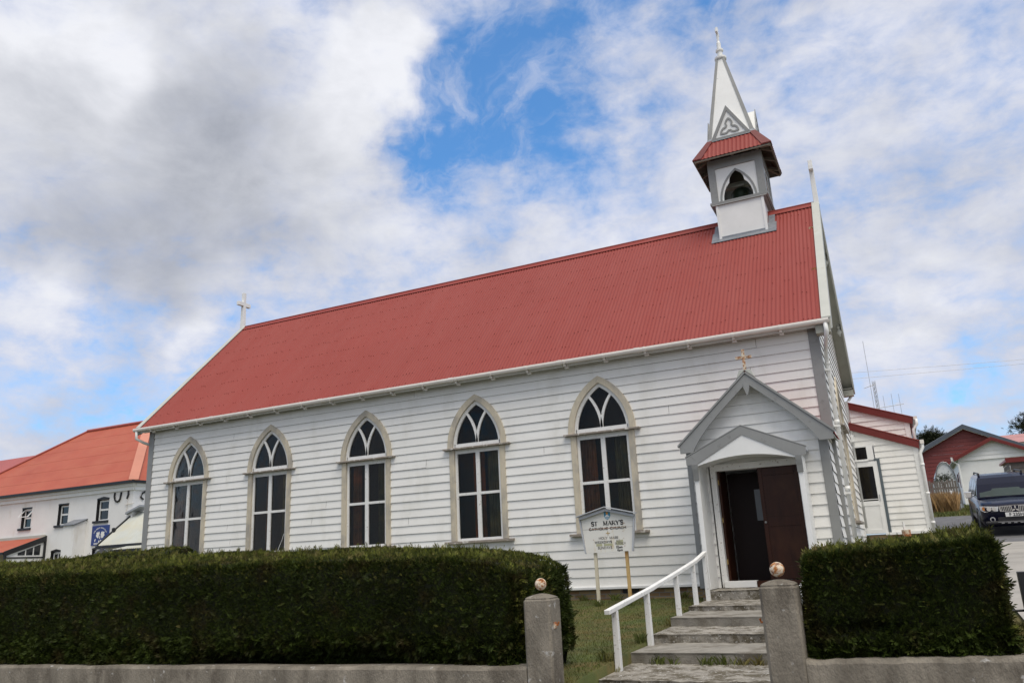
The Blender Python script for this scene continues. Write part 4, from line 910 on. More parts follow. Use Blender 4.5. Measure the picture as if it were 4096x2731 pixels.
def lettering(name, text, xa, xb, z, h, m, par, thick=.15, thin=.06, serif=True, y=SY-.003, xf=None):
    tot = sum(ST[c][0] for c in text); sx = (xb-xa)/tot; b = B(); x = xa
    for c in text:
        adv, strokes = ST[c]
        for pl, t in strokes:
            w = (thin+(thick-thin)*t)*h; P = [(x+px*sx, z+pz*h) for px, pz in pl]
            for k, (p, q) in enumerate(zip(P[:-1], P[1:])):
                d = Vector((q[0]-p[0], 0, q[1]-p[1]))
                if d.length < 1e-6: continue
                d.normalize(); e = d*w*.25 if len(P) > 2 else d*0; n_ = Vector((-d.z, 0, d.x))*w/2
                p3 = Vector((p[0], y-random.uniform(0, .0004), p[1]))-e; q3 = Vector((q[0], p3.y, q[1]))+e
                b.add([p3-n_, q3-n_, q3+n_, p3+n_], [[0, 1, 2, 3]])
            if serif:
                for p in (P[0], P[-1]):
                    fz = (p[1]-z)/h
                    if fz < .04 or fz > .96:
                        ww = w*.5+.10*h*(sx/h if sx < h else 1); b.add([(p[0]-ww, y-.0006, p[1]-.028*h), (p[0]+ww, y-.0006, p[1]-.028*h), (p[0]+ww, y-.0006, p[1]+.028*h), (p[0]-ww, y-.0006, p[1]+.028*h)], [[0, 1, 2, 3]])
        x += adv*sx
    return b.build(name, m, par, recalc=False)
lettering('lettering', "ST  MARY'S", -4.612, -3.945, 1.187, .078, INK, board, .28, .12)
lettering('lettering', 'CATHOLIC CHURCH', -4.665, -3.895, 1.103, .046, INK, board, .26, .15)
lettering('lettering', 'HOLY MASS', -4.478, -4.075, .925, .042, INKF, board, .24, .13)
lettering('lettering', 'WEEKDAYS', -4.562, -4.208, .851, .040, INK, board, .26, .14)
lettering('lettering', 'SUNDAYS', -4.508, -4.212, .743, .042, INKF, board, .25, .13)
b = B(); rv = [(-4.125, .80), (-3.985, .80), (-3.985, .90), (-4.125, .885)]; b.prism([(x, SY-.002, z) for x, z in rv], (0, .0015, 0)); b.box(-4.537, -4.413, SY-.002, SY-.0005, .795, .842); b.box(-4.383, -4.203, SY-.002, SY-.0005, .795, .840); b.build('tape_patch', TAPE, board)
lettering('lettering', 'SEE', -4.12, -4.035, .868, .036, INKF, board, .14, .12, False, SY-.0045)
lettering('lettering', 'IN PORCH', -4.152, -3.935, .811, .046, INKF, board, .13, .11, False, SY-.0045)
lettering('lettering', '10am', -4.136, -4.0, .743, .042, INK, board, .25, .14)
lettering('lettering', '6pm', -4.113, -3.998, .688, .042, INK, board, .22, .18, False)
b = B(); b.box(-4.321, -4.239, SY-.004, SY-.001, 1.028, 1.040); b.box(-4.287, -4.273, SY-.005, SY-.0015, .995, 1.072); b.build('gold_cross', GOLD, board)
b = B(); b.prism([(x, SY-.004, z) for x, z in [(-4.335, 1.44), (-4.203, 1.44), (-4.205, 1.36), (-4.225, 1.32), (-4.27, 1.284), (-4.315, 1.32), (-4.333, 1.36)]], (0, .003, 0)); sh_ = b.build('shield', BLUES, board)
b = B(); b.lathe([(.024, 0), (.024, .002)], (-4.27, SY-.0065, 1.415), 14, 'y'); b.build('sun_emblem', ORS, sh_)
b = B(); b.prism([(x, SY-.006, z) for x, z in [(-4.322, 1.348), (-4.218, 1.348), (-4.255, 1.385), (-4.27, 1.395), (-4.285, 1.385)]], (0, .0015, 0))
for z in (1.334, 1.318, 1.303):
    w = .05 if z > 1.33 else (.038 if z > 1.31 else .022); b.prism([(-4.27-w, SY-.006, z), (-4.27, SY-.006, z-.003), (-4.27+w, SY-.006, z), (-4.27+w, SY-.006, z+.006), (-4.27, SY-.006, z+.003), (-4.27-w, SY-.006, z+.006)], (0, .0015, 0))
b.build('hill_emblem', CRW, sh_)
b = B()
for (x, z, w) in [(-4.60, 1.188, .03), (-3.94, 1.20, .04), (-4.585, .915, .016), (-3.965, .918, .02), (-3.955, .772, .016), (-4.59, 1.11, .02), (-3.97, 1.05, .012)]: b.prism([(x-w/2, SY-.0055, z), (x+w/2, SY-.0055, z+.003), (x+w/2, SY-.0055, z+.014), (x-w/2, SY-.0055, z+.010)], (0, .001, 0))
b.prism([(-4.68, SY-.0057, 1.126), (-3.90, SY-.0057, 1.145), (-3.90, SY-.0057, 1.136), (-4.68, SY-.0057, 1.118)], (0, .001, 0))
b.build('rust_mark', RUST, board)

# ------------------------------------------------------------------ annexe on the right
AY = 7.50
ann = thing('church_annexe', (.8, 9, -.2), 'white weatherboarded annexe with red-edged lean-to roofs and a glazed white door', 'annexe')
def leanwall(x1, y, z0, zl, zr, xl=-1.0):
    return boards(B(), (0, y, 0), (1, 0, 0), (0, -1, 0), xl, x1, z0, 6, .165, [], .022)
def clipslope(x1, y, z0, za, zb, xa, hole=()):
    b = B(); sl = (za-zb)/(x1-xa)
    lim = lambda z: min(x1, xa+(za-z)/sl) if z > zb else x1
    return boards(b, (0, y, 0), (1, 0, 0), (0, -1, 0), xa, lim, z0, za-.03, .165, hole, .022)
b = clipslope(1.60, AY, .84, 3.93, 3.16, -.3, [(.12, lambda z: .43 if z < 3.15 else 0)]); aw = b.build('wall', WHITE, ann)
b = B(); b.box(-.4, 1.58, AY+.02, AY+.06, -.3, .80); b.build('foundation', BRM, ann)
b = B(); b.box(.5, 1.64, AY-.06, AY+.02, .775, .84); b.build('base_board', WHITE2, ann)
b = B(); boards(b, (1.60, AY, 0), (0, 1, 0), (1, 0, 0), .02, 2.3, .84, 3.1, .165); b.build('wall', WHITE, ann)
b = B(); b.box(1.50, 1.625, AY-.03, AY+.1, .80, 3.12); b.build('corner_board', WHITE2, ann)
b = clipslope(1.56, AY+2.3, .84, 4.80, 4.08, -.1); b.build('wall', WHITE, ann)
b = B(); boards(b, (1.56, AY+2.3, 0), (0, 1, 0), (1, 0, 0), .02, 5, .84, 4.05, .165); b.build('wall', WHITE, ann)
b = B(); b.box(1.45, 1.585, AY+2.27, AY+2.4, .8, 4.05); b.build('corner_board', WHITE2, ann)
for (y, za, zb, x1, ln) in ((AY, 3.93, 3.13, 1.66, 2.3), (AY+2.3, 4.84, 4.08, 1.68, 5)):
    b = B(); xa = -.3; b.prism([(xa, y-.09, za+.02), (x1, y-.09, zb+.02), (x1, y-.09, zb-.17), (xa, y-.09, za-.17)], (0, .035, 0)); b.build('barge_board', ROOFDK, ann, bevel=.004)
    b = B(); b.prism([(xa, y-.10, za+.05), (x1+.03, y-.10, zb+.05), (x1+.03, y-.10, zb+.025), (xa, y-.10, za+.025)], (0, ln+.1, 0)); b.build('roof', ROOFRED, ann)
    b = B(); b.box(x1+.035, x1+.13, y-.12, y+ln, zb-.05, zb+.05); gq = b.build('gutter', GUTW, ann)
b = B(); b.tube([(1.74, AY-.06, 3.1), (1.74, AY-.06, 2.98), (1.66, AY-.07, 2.84), (1.66, AY-.07, 2.7), (1.66, AY-.07, .82)], .04, 10)
for z in (2.5, 1.75, 1.0): b.tube([(1.66, AY-.07, z), (1.66, AY-.07, z+.06)], .05, 10)
b.build('downpipe', WHITE2, ann, smooth=True)
b = B(); b.tube([(1.78, AY+2.2, 4.05), (1.78, AY+2.2, 3.9), (1.66, AY+2.2, 3.75), (1.66, AY+2.2, 3.2)], .04, 10); b.build('downpipe', WHITE2, ann, smooth=True)
b = B(); b.box(-.30, .52, AY-.04, AY+.02, 3.135, 3.19); b.box(.355, .52, AY-.05, AY+.02, 2.77, 3.19); b.build('window_frame', WHITE2, ann)
b = B(); b.box(-.28, .36, AY-.03, AY-.0, 2.80, 3.14); b.build('window_pane', GLASS, ann)
b = B(); b.box(-.28, .37, AY-.07, AY+.01, 2.75, 2.80); b.build('window_sill', WHITE2, ann)
b = B(); b.box(.575, .645, AY-.055, AY+.03, .81, 2.79); b.box(.50, .5745, AY-.055, AY+.03, 2.745, 2.79); b.build('door_frame', mat('slate_blue_paint', (.09, .115, .13), .5), ann)
b = B(); x0, x1 = -.10, .57
b.box(x0, x0+.1, AY-.045, AY, .83, 2.74); b.box(x1-.115, x1, AY-.045, AY, .83, 2.74); b.box(x0+.1, x1-.115, AY-.045, AY, 2.60, 2.74); b.box(x0+.1, x1-.115, AY-.045, AY, 1.56, 1.68); b.box(x0+.1, x1-.115, AY-.045, AY, .83, .93); b.box(x0+.1, x1-.115, AY-.03, AY, .93, 1.56)
ad = b.build('door', WHITE2, ann)
b = B(); b.box(x0+.1, x1-.115, AY-.03, AY-.01, 1.68, 2.60); b.build('door_pane', GLASS, ad)
b = B(); b.box(x0+.1, x1-.115, AY-.036, AY-.0305, 1.715, 1.735); b.build('glazing_bar', WHITE2, ad)
b = B(); b.box(x1-.085, x1-.06, AY-.06, AY-.0455, 1.68, 1.84); b.build('door_handle', STEEL, ad)
b = B(); b.box(.02, .10, AY-.10, AY-.01, 3.30, 3.49); b.build('junction_box', WHITE2, ann)
v = thing('vent_pipe', (.98, 3.7, .3), 'short rusty cylinder with a thin white pipe behind the short hedge', 'pipe')
b = B(); b.lathe([(.085, .2), (.09, .84), (.085, .842), (.001, .842)], (.98, 3.7, 0), 16); b.build('rusty_can', RUST, v, smooth=False)
b = B(); b.tube([(.96, 3.79, .2), (.95, 3.79, 1.02)], .022, 8); b.build('pipe', WHITE2, v)

# ------------------------------------------------------------------ yard on the right: mast, wires, garage, barn ...
mast = thing('radio_mast', (.75, 23.7, .9), 'thin lattice radio mast with aerials behind the annexe', 'mast')
b = B(); rl = [(.70, 23.65), (.82, 23.65), (.76, 23.78)]
for x, y in rl: b.tube([(x, y, .8), (x+.0, y, 7.85)], .014, 5)
for k in range(34):
    z = 1.0+k*.2
    for i in range(3): b.tube([(rl[i][0], rl[i][1], z), (rl[(i+1) % 3][0], rl[(i+1) % 3][1], z+.2)], .007, 4)
b.build('lattice', STEEL, mast)
b = B(); b.tube([(.60, 23.6, 6.4), (.60, 23.6, 9.8)], .012, 5); b.build('whip_aerial', STEEL, mast)
b = B(); b.tube([(.30, 23.6, 7.55), (.80, 23.65, 7.68)], .014, 5); b.build('cross_arm', STEEL, mast)
b = B(); b.tube([(.45, 23.6, 6.53), (1.85, 23.6, 6.62)], .014, 5)
for x, h in ((1.05, .5), (1.40, .55), (1.7, .5)): b.tube([(x, 23.6, 6.6-h), (x, 23.6, 6.6+h)], .008, 4)
b.build('yagi_aerial', STEEL, mast)
b = B(); b.tube([(1.05+.32*cos(2*pi*k/14), 23.6+.2*sin(2*pi*k/14), 5.95) for k in range(14)], .02, 5, True); b.tube([(.8, 23.6, 5.95), (.75, 23.6, 5.95)], .014, 4); b.build('loop_aerial', STEEL, mast)
for (p, q, lab) in (((-9, 17.0, 7.75), (22, 29.5, 8.45), 'upper of two thin overhead cables right of the church'), ((-9, 16.4, 7.25), (22, 29.3, 8.42), 'lower of two thin overhead cables right of the church')):
    b = B(); P = []
    for k in range(25): t = k/24; P.append((p[0]+(q[0]-p[0])*t, p[1]+(q[1]-p[1])*t, p[2]+(q[2]-p[2])*t-.8*t*(1-t)))
    b.tube(P, .008, 5); tag(b.build('overhead_cable', STEEL), lab, 'cable')

def gable_house(root, xa, xb, y0, y1, zb, ze_, xr, zr, wm, rm, h=.2, over=.3, thick=.14, verge=None, wall_boards=True):
    """gable end faces -y; ridge at xr,zr; eaves at xa/xb,ze_"""
    sl1 = (zr-ze_)/(xr-xa); sl2 = (zr-ze_)/(xb-xr)
    f0 = lambda z: xa if z < ze_ else xa+(z-ze_)/sl1; f1 = lambda z: xb if z < ze_ else xb-(z-ze_)/sl2
    b = B()
    if wall_boards: boards(b, (0, y0, 0), (1, 0, 0), (0, -1, 0), f0, f1, zb, zr-.05, h, [], .03); boards(b, (xa, y0, 0), (0, 1, 0), (-1, 0, 0), 0, y1-y0, zb, ze_, h, [], .03); boards(b, (xb, y0, 0), (0, 1, 0), (1, 0, 0), 0, y1-y0, zb, ze_, h, [], .03)
    else: b.prism([(xa, y0, zb), (xb, y0, zb), (xb, y0, ze_), (xr, y0, zr-.04), (xa, y0, ze_)], (0, y1-y0, 0))
    b.build('wall', wm, root)
    for s in (0, 1):
        xe, sl = (xa-over, sl1) if s == 0 else (xb+over, sl2); zee = ze_-over*sl
        b = B(); b.prism([(xe, y0-.35, zee), (xr, y0-.35, zr), (xr, y0-.35, zr+thick*.5), (xe, y0-.35, zee+thick*.5)], (0, y1-y0+.6, 0)); b.build('roof', rm, root)
        b = B(); b.prism([(xe, y0-.40, zee-.16), (xr, y0-.40, zr-.16), (xr, y0-.40, zr+.02), (xe, y0-.40, zee+.02)], (0, .045, 0)); b.build('barge_board', verge or WHITE2, root)
barn = thing('barn', (6.6, 62, 3), 'dark red boarded barn with a grey roof edge beyond the garage', 'barn')
gable_house(barn, 2.6, 10.6, 58.7, 70, 2.5, 7.35, 6.64, 9.36, BARNR, SLATE, .3, .35, .5, WHITE2)
b = B(); b.prism([(2.2, 58.2, 7.00), (6.64, 58.2, 9.25), (6.64, 58.2, 9.60), (2.2, 58.2, 7.35)], (0, .08, 0)); b.prism([(11.0, 58.2, 7.00), (6.64, 58.2, 9.25), (6.64, 58.2, 9.60), (11.0, 58.2, 7.35)], (0, .08, 0)); b.build('roof_edge', mat('slate_roof_edge', (.07, .085, .11), .5), barn)
gar = thing('garage', (6.4, 41, 2.3), 'white garage with a red-edged gable behind the parked car', 'garage')
gable_house(gar, 4.5, 8.3, 37.7, 45.8, 2.0, 5.22, 6.36, 6.14, WHITE2, ROOFRED, .25, .25, .1, ROOFDK, wall_boards=False)
b = B(); boards(b, (0, 37.66, 0), (1, 0, 0), (0, -1, 0), lambda z: 4.5 if z < 5.22 else 4.5+(z-5.22)*2.02, lambda z: 8.3 if z < 5.22 else 8.3-(z-5.22)*2.1, 4.95, 6.0, .24, [], .03); b.build('gable_boards', WHITE2, gar)
b = B(); b.box(4.2, 4.5, 37.6, 45.9, 5.0, 5.06); b.build('eave_soffit', SOFF, gar)
b = B(); b.tube([(4.15, 37.45, 5.2), (4.15, 37.45, 5.0), (4.45, 37.5, 4.75), (4.45, 37.55, 2.3)], .06, 8); b.build('downpipe', WHITE2, gar)
for (ya, yb, z0, z1) in ((38.6, 39.2, 3.5, 4.4), (40.3, 40.7, 3.9, 4.4), (42.6, 43.4, 3.1, 4.2)):
    b = B(); b.box(4.46, 4.51, ya, yb, z0, z1); b.build('window', GLASS2, gar)
wsh = thing('timber_shed', (6.4, 19.6, 1.3), 'weathered timber store with a red roof edge behind the car', 'shed')
b = B(); boards(b, (0, 18.8, 0), (1, 0, 0), (0, -1, 0), 4.92, 8.2, 1.3, 3.28, .19, [(5.9, lambda z: .7 if 2.6 < z < 2.8 else 0)], .03); boards(b, (4.92, 18.8, 0), (0, 1, 0), (-1, 0, 0), 0, 2, 1.3, 3.28, .19); b.build('wall', GREYW, wsh)
b = B(); b.box(4.95, 8.1, 19.0, 19.05, 1.3, 3.3); b.build('dark_lining', DARKIN, wsh)
b = B(); b.box(4.8, 8.3, 18.68, 21, 3.29, 3.37); b.build('roof', PINKR, wsh)
b = B(); b.box(4.78, 8.32, 18.64, 18.675, 3.23, 3.41); b.build('fascia', ROOFDK, wsh)
for (nm, lab, xa, xb, y0, ze2, xr, zr, rm, wm) in (('distant_house', 'pale grey roofed house showing left of the red barn', 1.5, 7.6, 69.5, 7.6, 4.6, 9.0, SLATE, WHITE2), ('distant_house', 'house with a pale red roof showing over the right of the barn', 8.2, 15.5, 72, 9.0, 12, 10.1, PINKR, WHITE2)):
    t = thing(nm, ((xa+xb)/2, y0+4, 3), lab, 'house')
    b = B(); b.box(xa, xb, y0, y0+8, 3, ze2); b.build('wall', wm, t)
    b = B(); b.prism([(xa-.3, y0-.4, ze2), (xa-.3, y0+4, zr+.1), (xa-.3, y0+8.4, ze2)], (xb-xa+.6, 0, 0)); b.build('roof', rm, t)
tun = thing('polytunnel', (3.55, 30, 1.9), 'small milky polytunnel hoop beside the red barn', 'polytunnel')
b = B(); n = 12; ar1 = [(3.22+.52*cos(pi-pi*k/n), 28.7, 1.8+2.45*sin(pi*k/n)**.6) for k in range(n+1)]; b.strip(ar1, [(3.22+(x-3.22)*.97, y, z-.05) for x, y, z in ar1], (0, 4.0, 0)); b.prism([(x, 28.75, z-.02) for x, y, z in ar1], (0, .03, 0)); b.build('cover', POLY, tun, smooth=False)
for y in (28.66, 30.5, 32.5): b = B(); b.tube([(x, y, z+.02) for x, y, z in ar1], .035, 5); b.build('hoop', STEEL, tun)
fence = thing('paling_fence', (2.7, 25.7, 1.7), 'grey weathered paling fence in front of the red barn', 'fence')
for k in range(14):
    x = 2.0+k*.105; b = B(); h = 3.18+random.uniform(-.05, .05); b.box(x, x+.085, 25.7, 25.73, 1.3, h); b.build('paling', GREYW, fence)
for z in (2.1, 2.8): b = B(); b.box(1.9, 3.5, 25.731, 25.78, z, z+.08); b.build('fence_rail', GREYW, fence)
mk = B(); mk.box(3.06, 3.16, 24.6, 24.7, 1.5, 2.65); tag(mk.build('marker_post', WHITE2, bevel=.01), 'white wooden marker post standing in the grass by the garage', 'post')
def dry(n): x = rng.uniform(1.9, 3.2, n); y = rng.uniform(23.2, 25.6, n); return np.stack([x, y, zground(x, y)], 1)
grass('dry_grass', 2600, dry, STRAW, .35, 1.0, .012, .35)
def bush(name, label, c, r, n, m, size, squash=.8, cat='bush', stems=6):
    t = thing(name, (c[0], c[1], c[2]-r), label, cat); b = B(); tips = []
    for k in range(stems):
        a = 2*pi*k/stems+random.uniform(-.3, .3); e = random.uniform(.45, .95); q = (c[0]+r*e*cos(a)*.7, c[1]+r*e*sin(a)*.7, c[2]+r*random.uniform(-.1, .6)); tips.append(q); b.tube([(c[0], c[1], c[2]-r*1.1), ((c[0]+q[0])/2+random.uniform(-.1, .1)*r, (c[1]+q[1])/2, c[2]-r*.35), q], [.045*r, .03*r, .012*r], 6)
    b.build('stems', BARK, t)
    P = np.array([tips[i] for i in rng.integers(0, len(tips), n)])+rng.normal(0, .28*r, (n, 3))*np.array([1, 1, squash]); V, F = sprigs(P, unit(P-np.array(c)), size, 5, jit=.7); np_mesh('foliage', V, F, m, t)
bush('garden_bush', 'sparse brown-green bush between the polytunnel and the garage', (3.02, 26.6, 3.2), .42, 420, HEDL, .10)
def tree(label, c, zb, w, h, seed, lean=0, n=9000):
    r_ = np.random.default_rng(seed); t = thing('conifer_tree', (c[0], c[1], zb), label, 'tree', 'windswept conifers behind the barn')
    b = B(); b.tube([(c[0], c[1], zb-.5), (c[0]+lean*.2, c[1], zb+h*.4), (c[0]+lean*.6, c[1], zb+h*.8)], [.35, .25, .08], 8)
    cl = []
    for k in range(46):
        tt = r_.uniform(.15, 1.0); a = r_.uniform(0, 2*pi); rad = w*(1-.55*tt)*r_.uniform(.3, 1.0); q = np.array([c[0]+lean*tt+rad*cos(a), c[1]+rad*sin(a)*.7, zb+h*tt*(1-.12*(rad/w))]); cl.append(q)
        if k < 24: b.tube([(c[0]+lean*tt*.5, c[1], zb+h*tt*.7), tuple(q)], [.08, .02], 5)
    b.build('trunk', BARK, t)
    cl = np.array(cl); k = rng.integers(0, len(cl), n); P = cl[k]+rng.normal(0, 1, (n, 3))*np.array([w*.17, w*.15, h*.045]); nr = unit(P-cl[k]+np.array([lean*.1, 0, .4]))
    V, F = sprigs(P, nr, .42, 5, jit=.5, up=.3); np_mesh('crown', V, F, TREEL, t)
tree('dark conifer showing between the annexe and the barn roof', (6.0, 92), 4.2, 3.0, 8.8, 3, -.3)
tree('dark ragged conifer cut by the right edge of the photo', (16.4, 86), 4.2, 3.6, 8.6, 8, -.8, 12000)

# ------------------------------------------------------------------ parked car (front towards the street)
def car(loc, rz):
    c = thing('parked_car', (0, 0, 0), 'dark navy four wheel drive car parked facing the street, chrome grille', 'car')
    def sec(y, zl, zh, hw, rr=.16, top=None):
        tw = top or hw*.90; return [(-hw+rr*.5, y, zl), (-hw, y, zl+rr), (-hw*1.0, y, zh-rr*1.2), (-tw, y, zh-.02), (-tw*.6, y, zh), (0, y, zh+.012), (tw*.6, y, zh), (tw, y, zh-.02), (hw, y, zh-rr*1.2), (hw, y, zl+rr), (hw-rr*.5, y, zl)]
    ST_ = [sec(0.0, .42, .88, .70), sec(.06, .36, .93, .80), sec(.25, .32, .99, .885), sec(.7, .32, 1.05, .905), sec(1.25, .32, 1.10, .91), sec(1.6, .34, 1.13, .91), sec(3.2, .34, 1.15, .91), sec(4.4, .36, 1.12, .90), sec(4.66, .42, 1.05, .84), sec(4.72, .5, .98, .76)]
    V = [v for s in ST_ for v in s]; n = 11; F = [[a*n+k, a*n+(k+1) % n, (a+1)*n+(k+1) % n, (a+1)*n+k] for a in range(len(ST_)-1) for k in range(n)]+[list(range(n)), [(len(ST_)-1)*n+k for k in range(n)][::-1]]
    b = B(); b.add(V, F); body = b.build('body', NAVY, c, smooth=True)
    b = B(); lv = [(1.18, 1.10, .84, 4.58), (1.75, 1.48, .755, 4.50), (2.08, 1.655, .685, 4.38), (2.35, 1.73, .62, 4.20)]
    V = []
    for y0, z, hw, y1 in lv: V += [(-hw, y0, z), (-hw*.5, y0-.05, z+.004), (hw*.5, y0-.05, z+.004), (hw, y0, z), (hw, y1, z), (-hw, y1, z)]
    F = [[a*6+k, a*6+(k+1) % 6, (a+1)*6+(k+1) % 6, (a+1)*6+k] for a in range(3) for k in range(6)]+[[18+k for k in range(6)]]
    b.add(V, F); b.build('cabin', NAVY, c, smooth=False)
    b = B(); o = -.012
    b.add([(-.755, 1.235+o-.02, 1.13), (-.38, 1.185+o-.02, 1.134), (.38, 1.185+o-.02, 1.134), (.755, 1.235+o-.02, 1.13), (.685, 1.77+o, 1.48), (.35, 1.725+o, 1.484), (-.35, 1.725+o, 1.484), (-.685, 1.77+o, 1.48), (.635, 2.05+o, 1.63), (.32, 2.0+o, 1.634), (-.32, 2.0+o, 1.634), (-.635, 2.05+o, 1.63)],
          [[0, 1, 6, 7], [1, 2, 5, 6], [2, 3, 4, 5], [7, 6, 10, 11], [6, 5, 9, 10], [5, 4, 8, 9]]); b.build('windscreen', CARGL, c)
    for s in (-1, 1):
        for ya, yb, yc, yd in ((1.72, 2.58, 2.60, 2.22), (2.68, 3.5, 3.5, 2.70), (3.6, 4.38, 4.2, 3.6)):
            b = B(); b.prism([(s*.845, ya, 1.15), (s*.845, yb, 1.15), (s*.705, yc, 1.60), (s*.705, yd, 1.60)], (s*.012, 0, .004)); b.build('side_window', CARGL, c)
        b = B(); b.tube([(s*.60, 2.35, 1.73), (s*.60, 2.45, 1.80), (s*.60, 4.0, 1.80), (s*.60, 4.12, 1.73)], .022, 6); b.box(s*.6-.03, s*.6+.03, 2.34, 2.46, 1.71, 1.81); b.build('roof_rail', BLKPL, c)
        b = B(); b.hexa([(s*.93, 1.68, 1.10), (s*1.12, 1.66, 1.10), (s*1.12, 1.78, 1.12), (s*.93, 1.80, 1.12)], [(s*.92, 1.68, 1.29), (s*1.13, 1.66, 1.31), (s*1.13, 1.78, 1.29), (s*.92, 1.80, 1.28)]); b.bar((s*.86, 1.74, 1.16), (s*.94, 1.74, 1.19), .05, .05); b.build('wing_mirror', CHROME, c, bevel=.02)
        b = B(); b.prism([(s*.42, -.005, .90), (s*.45, -.01, .77), (s*.80, .055, .76), (s*.875, .20, .80), (s*.885, .30, .92), (s*.80, .10, .925)], (0, -.025, 0)); hl = b.build('headlight', LENS, c)
        for xx, rr_ in ((.54, .06), (.67, .065)): b = B(); b.lathe([(rr_, 0), (rr_*.8, .012), (rr_*.35, .02), (.001, .012)], (s*xx, -.055 if xx < .6 else -.04, .845), 14, 'y'); b.build('lamp_ring', CHROME, hl)
        b = B(); b.prism([(s*.775, .02, .80), (s*.83, .08, .80), (s*.84, .11, .895), (s*.785, .045, .905)], (0, -.012, 0)); b.build('indicator', ORNG, hl)
        b = B(); b.lathe([(.075, 0), (.07, -.03), (.045, -.032), (.04, -.012), (.001, -.01)], (s*.62, .02, .545), 16, 'y'); b.build('fog_light', CHROME, c)
        for yy in (.92, 3.72):
            b = B(); b.lathe([(.20, -.12), (.33, -.125), (.37, -.10), (.375, 0), (.37, .10), (.33, .125), (.20, .12)], (s*.79, yy, .375), 24, 'x'); w = b.build('wheel', RUBBER, c, smooth=True)
            b = B(); b.lathe([(.215, .09), (.22, .115), (.19, .10), (.06, .085), (.001, .09)] if s > 0 else [(.215, -.09), (.22, -.115), (.19, -.10), (.06, -.085), (.001, -.09)], (s*.79, yy, .375), 20, 'x'); b.build('rim', CHROME, w)
            b = B(); P = [(s*.915, yy+.47*cos(pi*k/12), .375+.47*sin(pi*k/12)) for k in range(13)]; P2 = [(s*.915, yy+.40*cos(pi*k/12), .375+.40*sin(pi*k/12)) for k in range(13)]; b.strip(P, P2, (s*.012, 0, 0)); b.build('wheel_arch', BLKPL, c)
    b = B()
    for s in (-1, 1):
        b.prism([(s*.075, -.015, .745), (s*.385, -.005, .765), (s*.40, -.005, .895), (s*.10, -.015, .90)], (0, -.01, 0))
    gr = b.build('grille', BLKPL, c)
    b = B()
    for s in (-1, 1):
        for k in range(7): x = .12+k*.044; b.hexa([(s*x, -.038, .765), (s*(x+.016), -.038, .765), (s*(x+.016), -.026, .765), (s*x, -.026, .765)], [(s*(x+.012), -.038, .885), (s*(x+.028), -.038, .885), (s*(x+.028), -.026, .885), (s*(x+.012), -.026, .885)])
        b.strip([(s*.075, -.03, .74), (s*.39, -.022, .76), (s*.405, -.022, .90), (s*.09, -.03, .905)], [(s*.095, -.03, .755), (s*.37, -.022, .772), (s*.385, -.022, .885), (s*.11, -.03, .89)], (0, -.012, 0), closed=True)
    b.build('chrome_bar', CHROME, gr)
    b = B(); dd = .052
    for a in (90, 210, 330):
        ca, sa = cos(R(a)), sin(R(a)); tx, tz = -sa, ca; P = [(0, 0), (dd*ca-dd*.5*tx, dd*sa-dd*.5*tz), (2*dd*ca, 2*dd*sa), (dd*ca+dd*.5*tx, dd*sa+dd*.5*tz)]; b.prism([(x, -.055, .815+z) for x, z in P], (0, .02, 0))
    b.build('badge', CHROME, c)
    b = B(); b.box(-.80, .80, -.06, .10, .41, .50); b.build('lower_bumper', BLKPL, c, bevel=.03)
    b = B(); b.box(-.48, .48, -.035, .02, .50, .60); b.build('air_intake', BLKPL, c)
    b = B()
    for k in range(6): b.box(-.42+k*.16, -.34+k*.16, -.075, -.0605, .425, .45)
    b.box(-.50, .50, -.07, -.0605, .46, .472); b.build('skid_trim', CHROME, c)
    b = B(); b.box(-.28, .28, -.075, -.062, .605, .725); pt = b.build('number_plate', mat('plate_white', (.78, .78, .76), .4, .03, 4), c, bevel=.004)
    tx = bpy.data.curves.new('plate_text', 'FONT'); tx.body = 'F 235H'; tx.size = .125; tx.align_x = 'CENTER'; tx.extrude = .001; tx.offset = .003
    to = bpy.data.objects.new('tmp_text', tx); COL.objects.link(to); bpy.context.view_layer.update()
    me = bpy.data.meshes.new_from_object(to.evaluated_get(bpy.context.evaluated_depsgraph_get())); bpy.data.objects.remove(to)
    lo = bpy.data.objects.new('lettering', me); COL.objects.link(lo); lo.parent = pt; lo.rotation_euler = (pi/2, 0, 0); lo.location = (0, -.078, .622); me.materials.clear(); me.materials.append(INK)
    for x0, x1 in ((-.62, .05), (-.05, .62)):
        b = B(); b.tube([(x0 if x0 < -.1 else .6, 1.19, 1.135), (x1, 1.26, 1.19)], .012, 5); b.build('wiper', BLKPL, c)
    b = B(); b.lathe([(.045, 0), (.045, .003)], (.55, 1.42, 1.30), 12, 'y'); b.build('tax_disc', mat('pale_green_disc', (.35, .6, .5), .5), c)
    c.location = loc; c.rotation_euler = (R(5.4), 0, rz); c.scale = (1, 1, 1.03); return c
car((3.99, 11.6, .525), R(-.5))
gp = thing('metal_gate', (1.86, -7.3, -.6), 'black metal gate post and bar at the right edge past the short hedge', 'gate')
b = B(); b.box(1.83, 1.95, -7.36, -7.26, -.7, .29); b.build('post', BLACKP, gp, bevel=.004)
b = B(); b.tube([(1.83, -7.31, -.055), (1.60, -7.45, -.05)], .012, 6); b.build('bar', BLACKP, gp)
b = B(); b.box(1.96, 3.0, -7.33, -7.29, -.45, -.40); b.box(1.96, 3.0, -7.33, -7.29, .1, .15); b.build('gate_frame', BLACKP, gp)

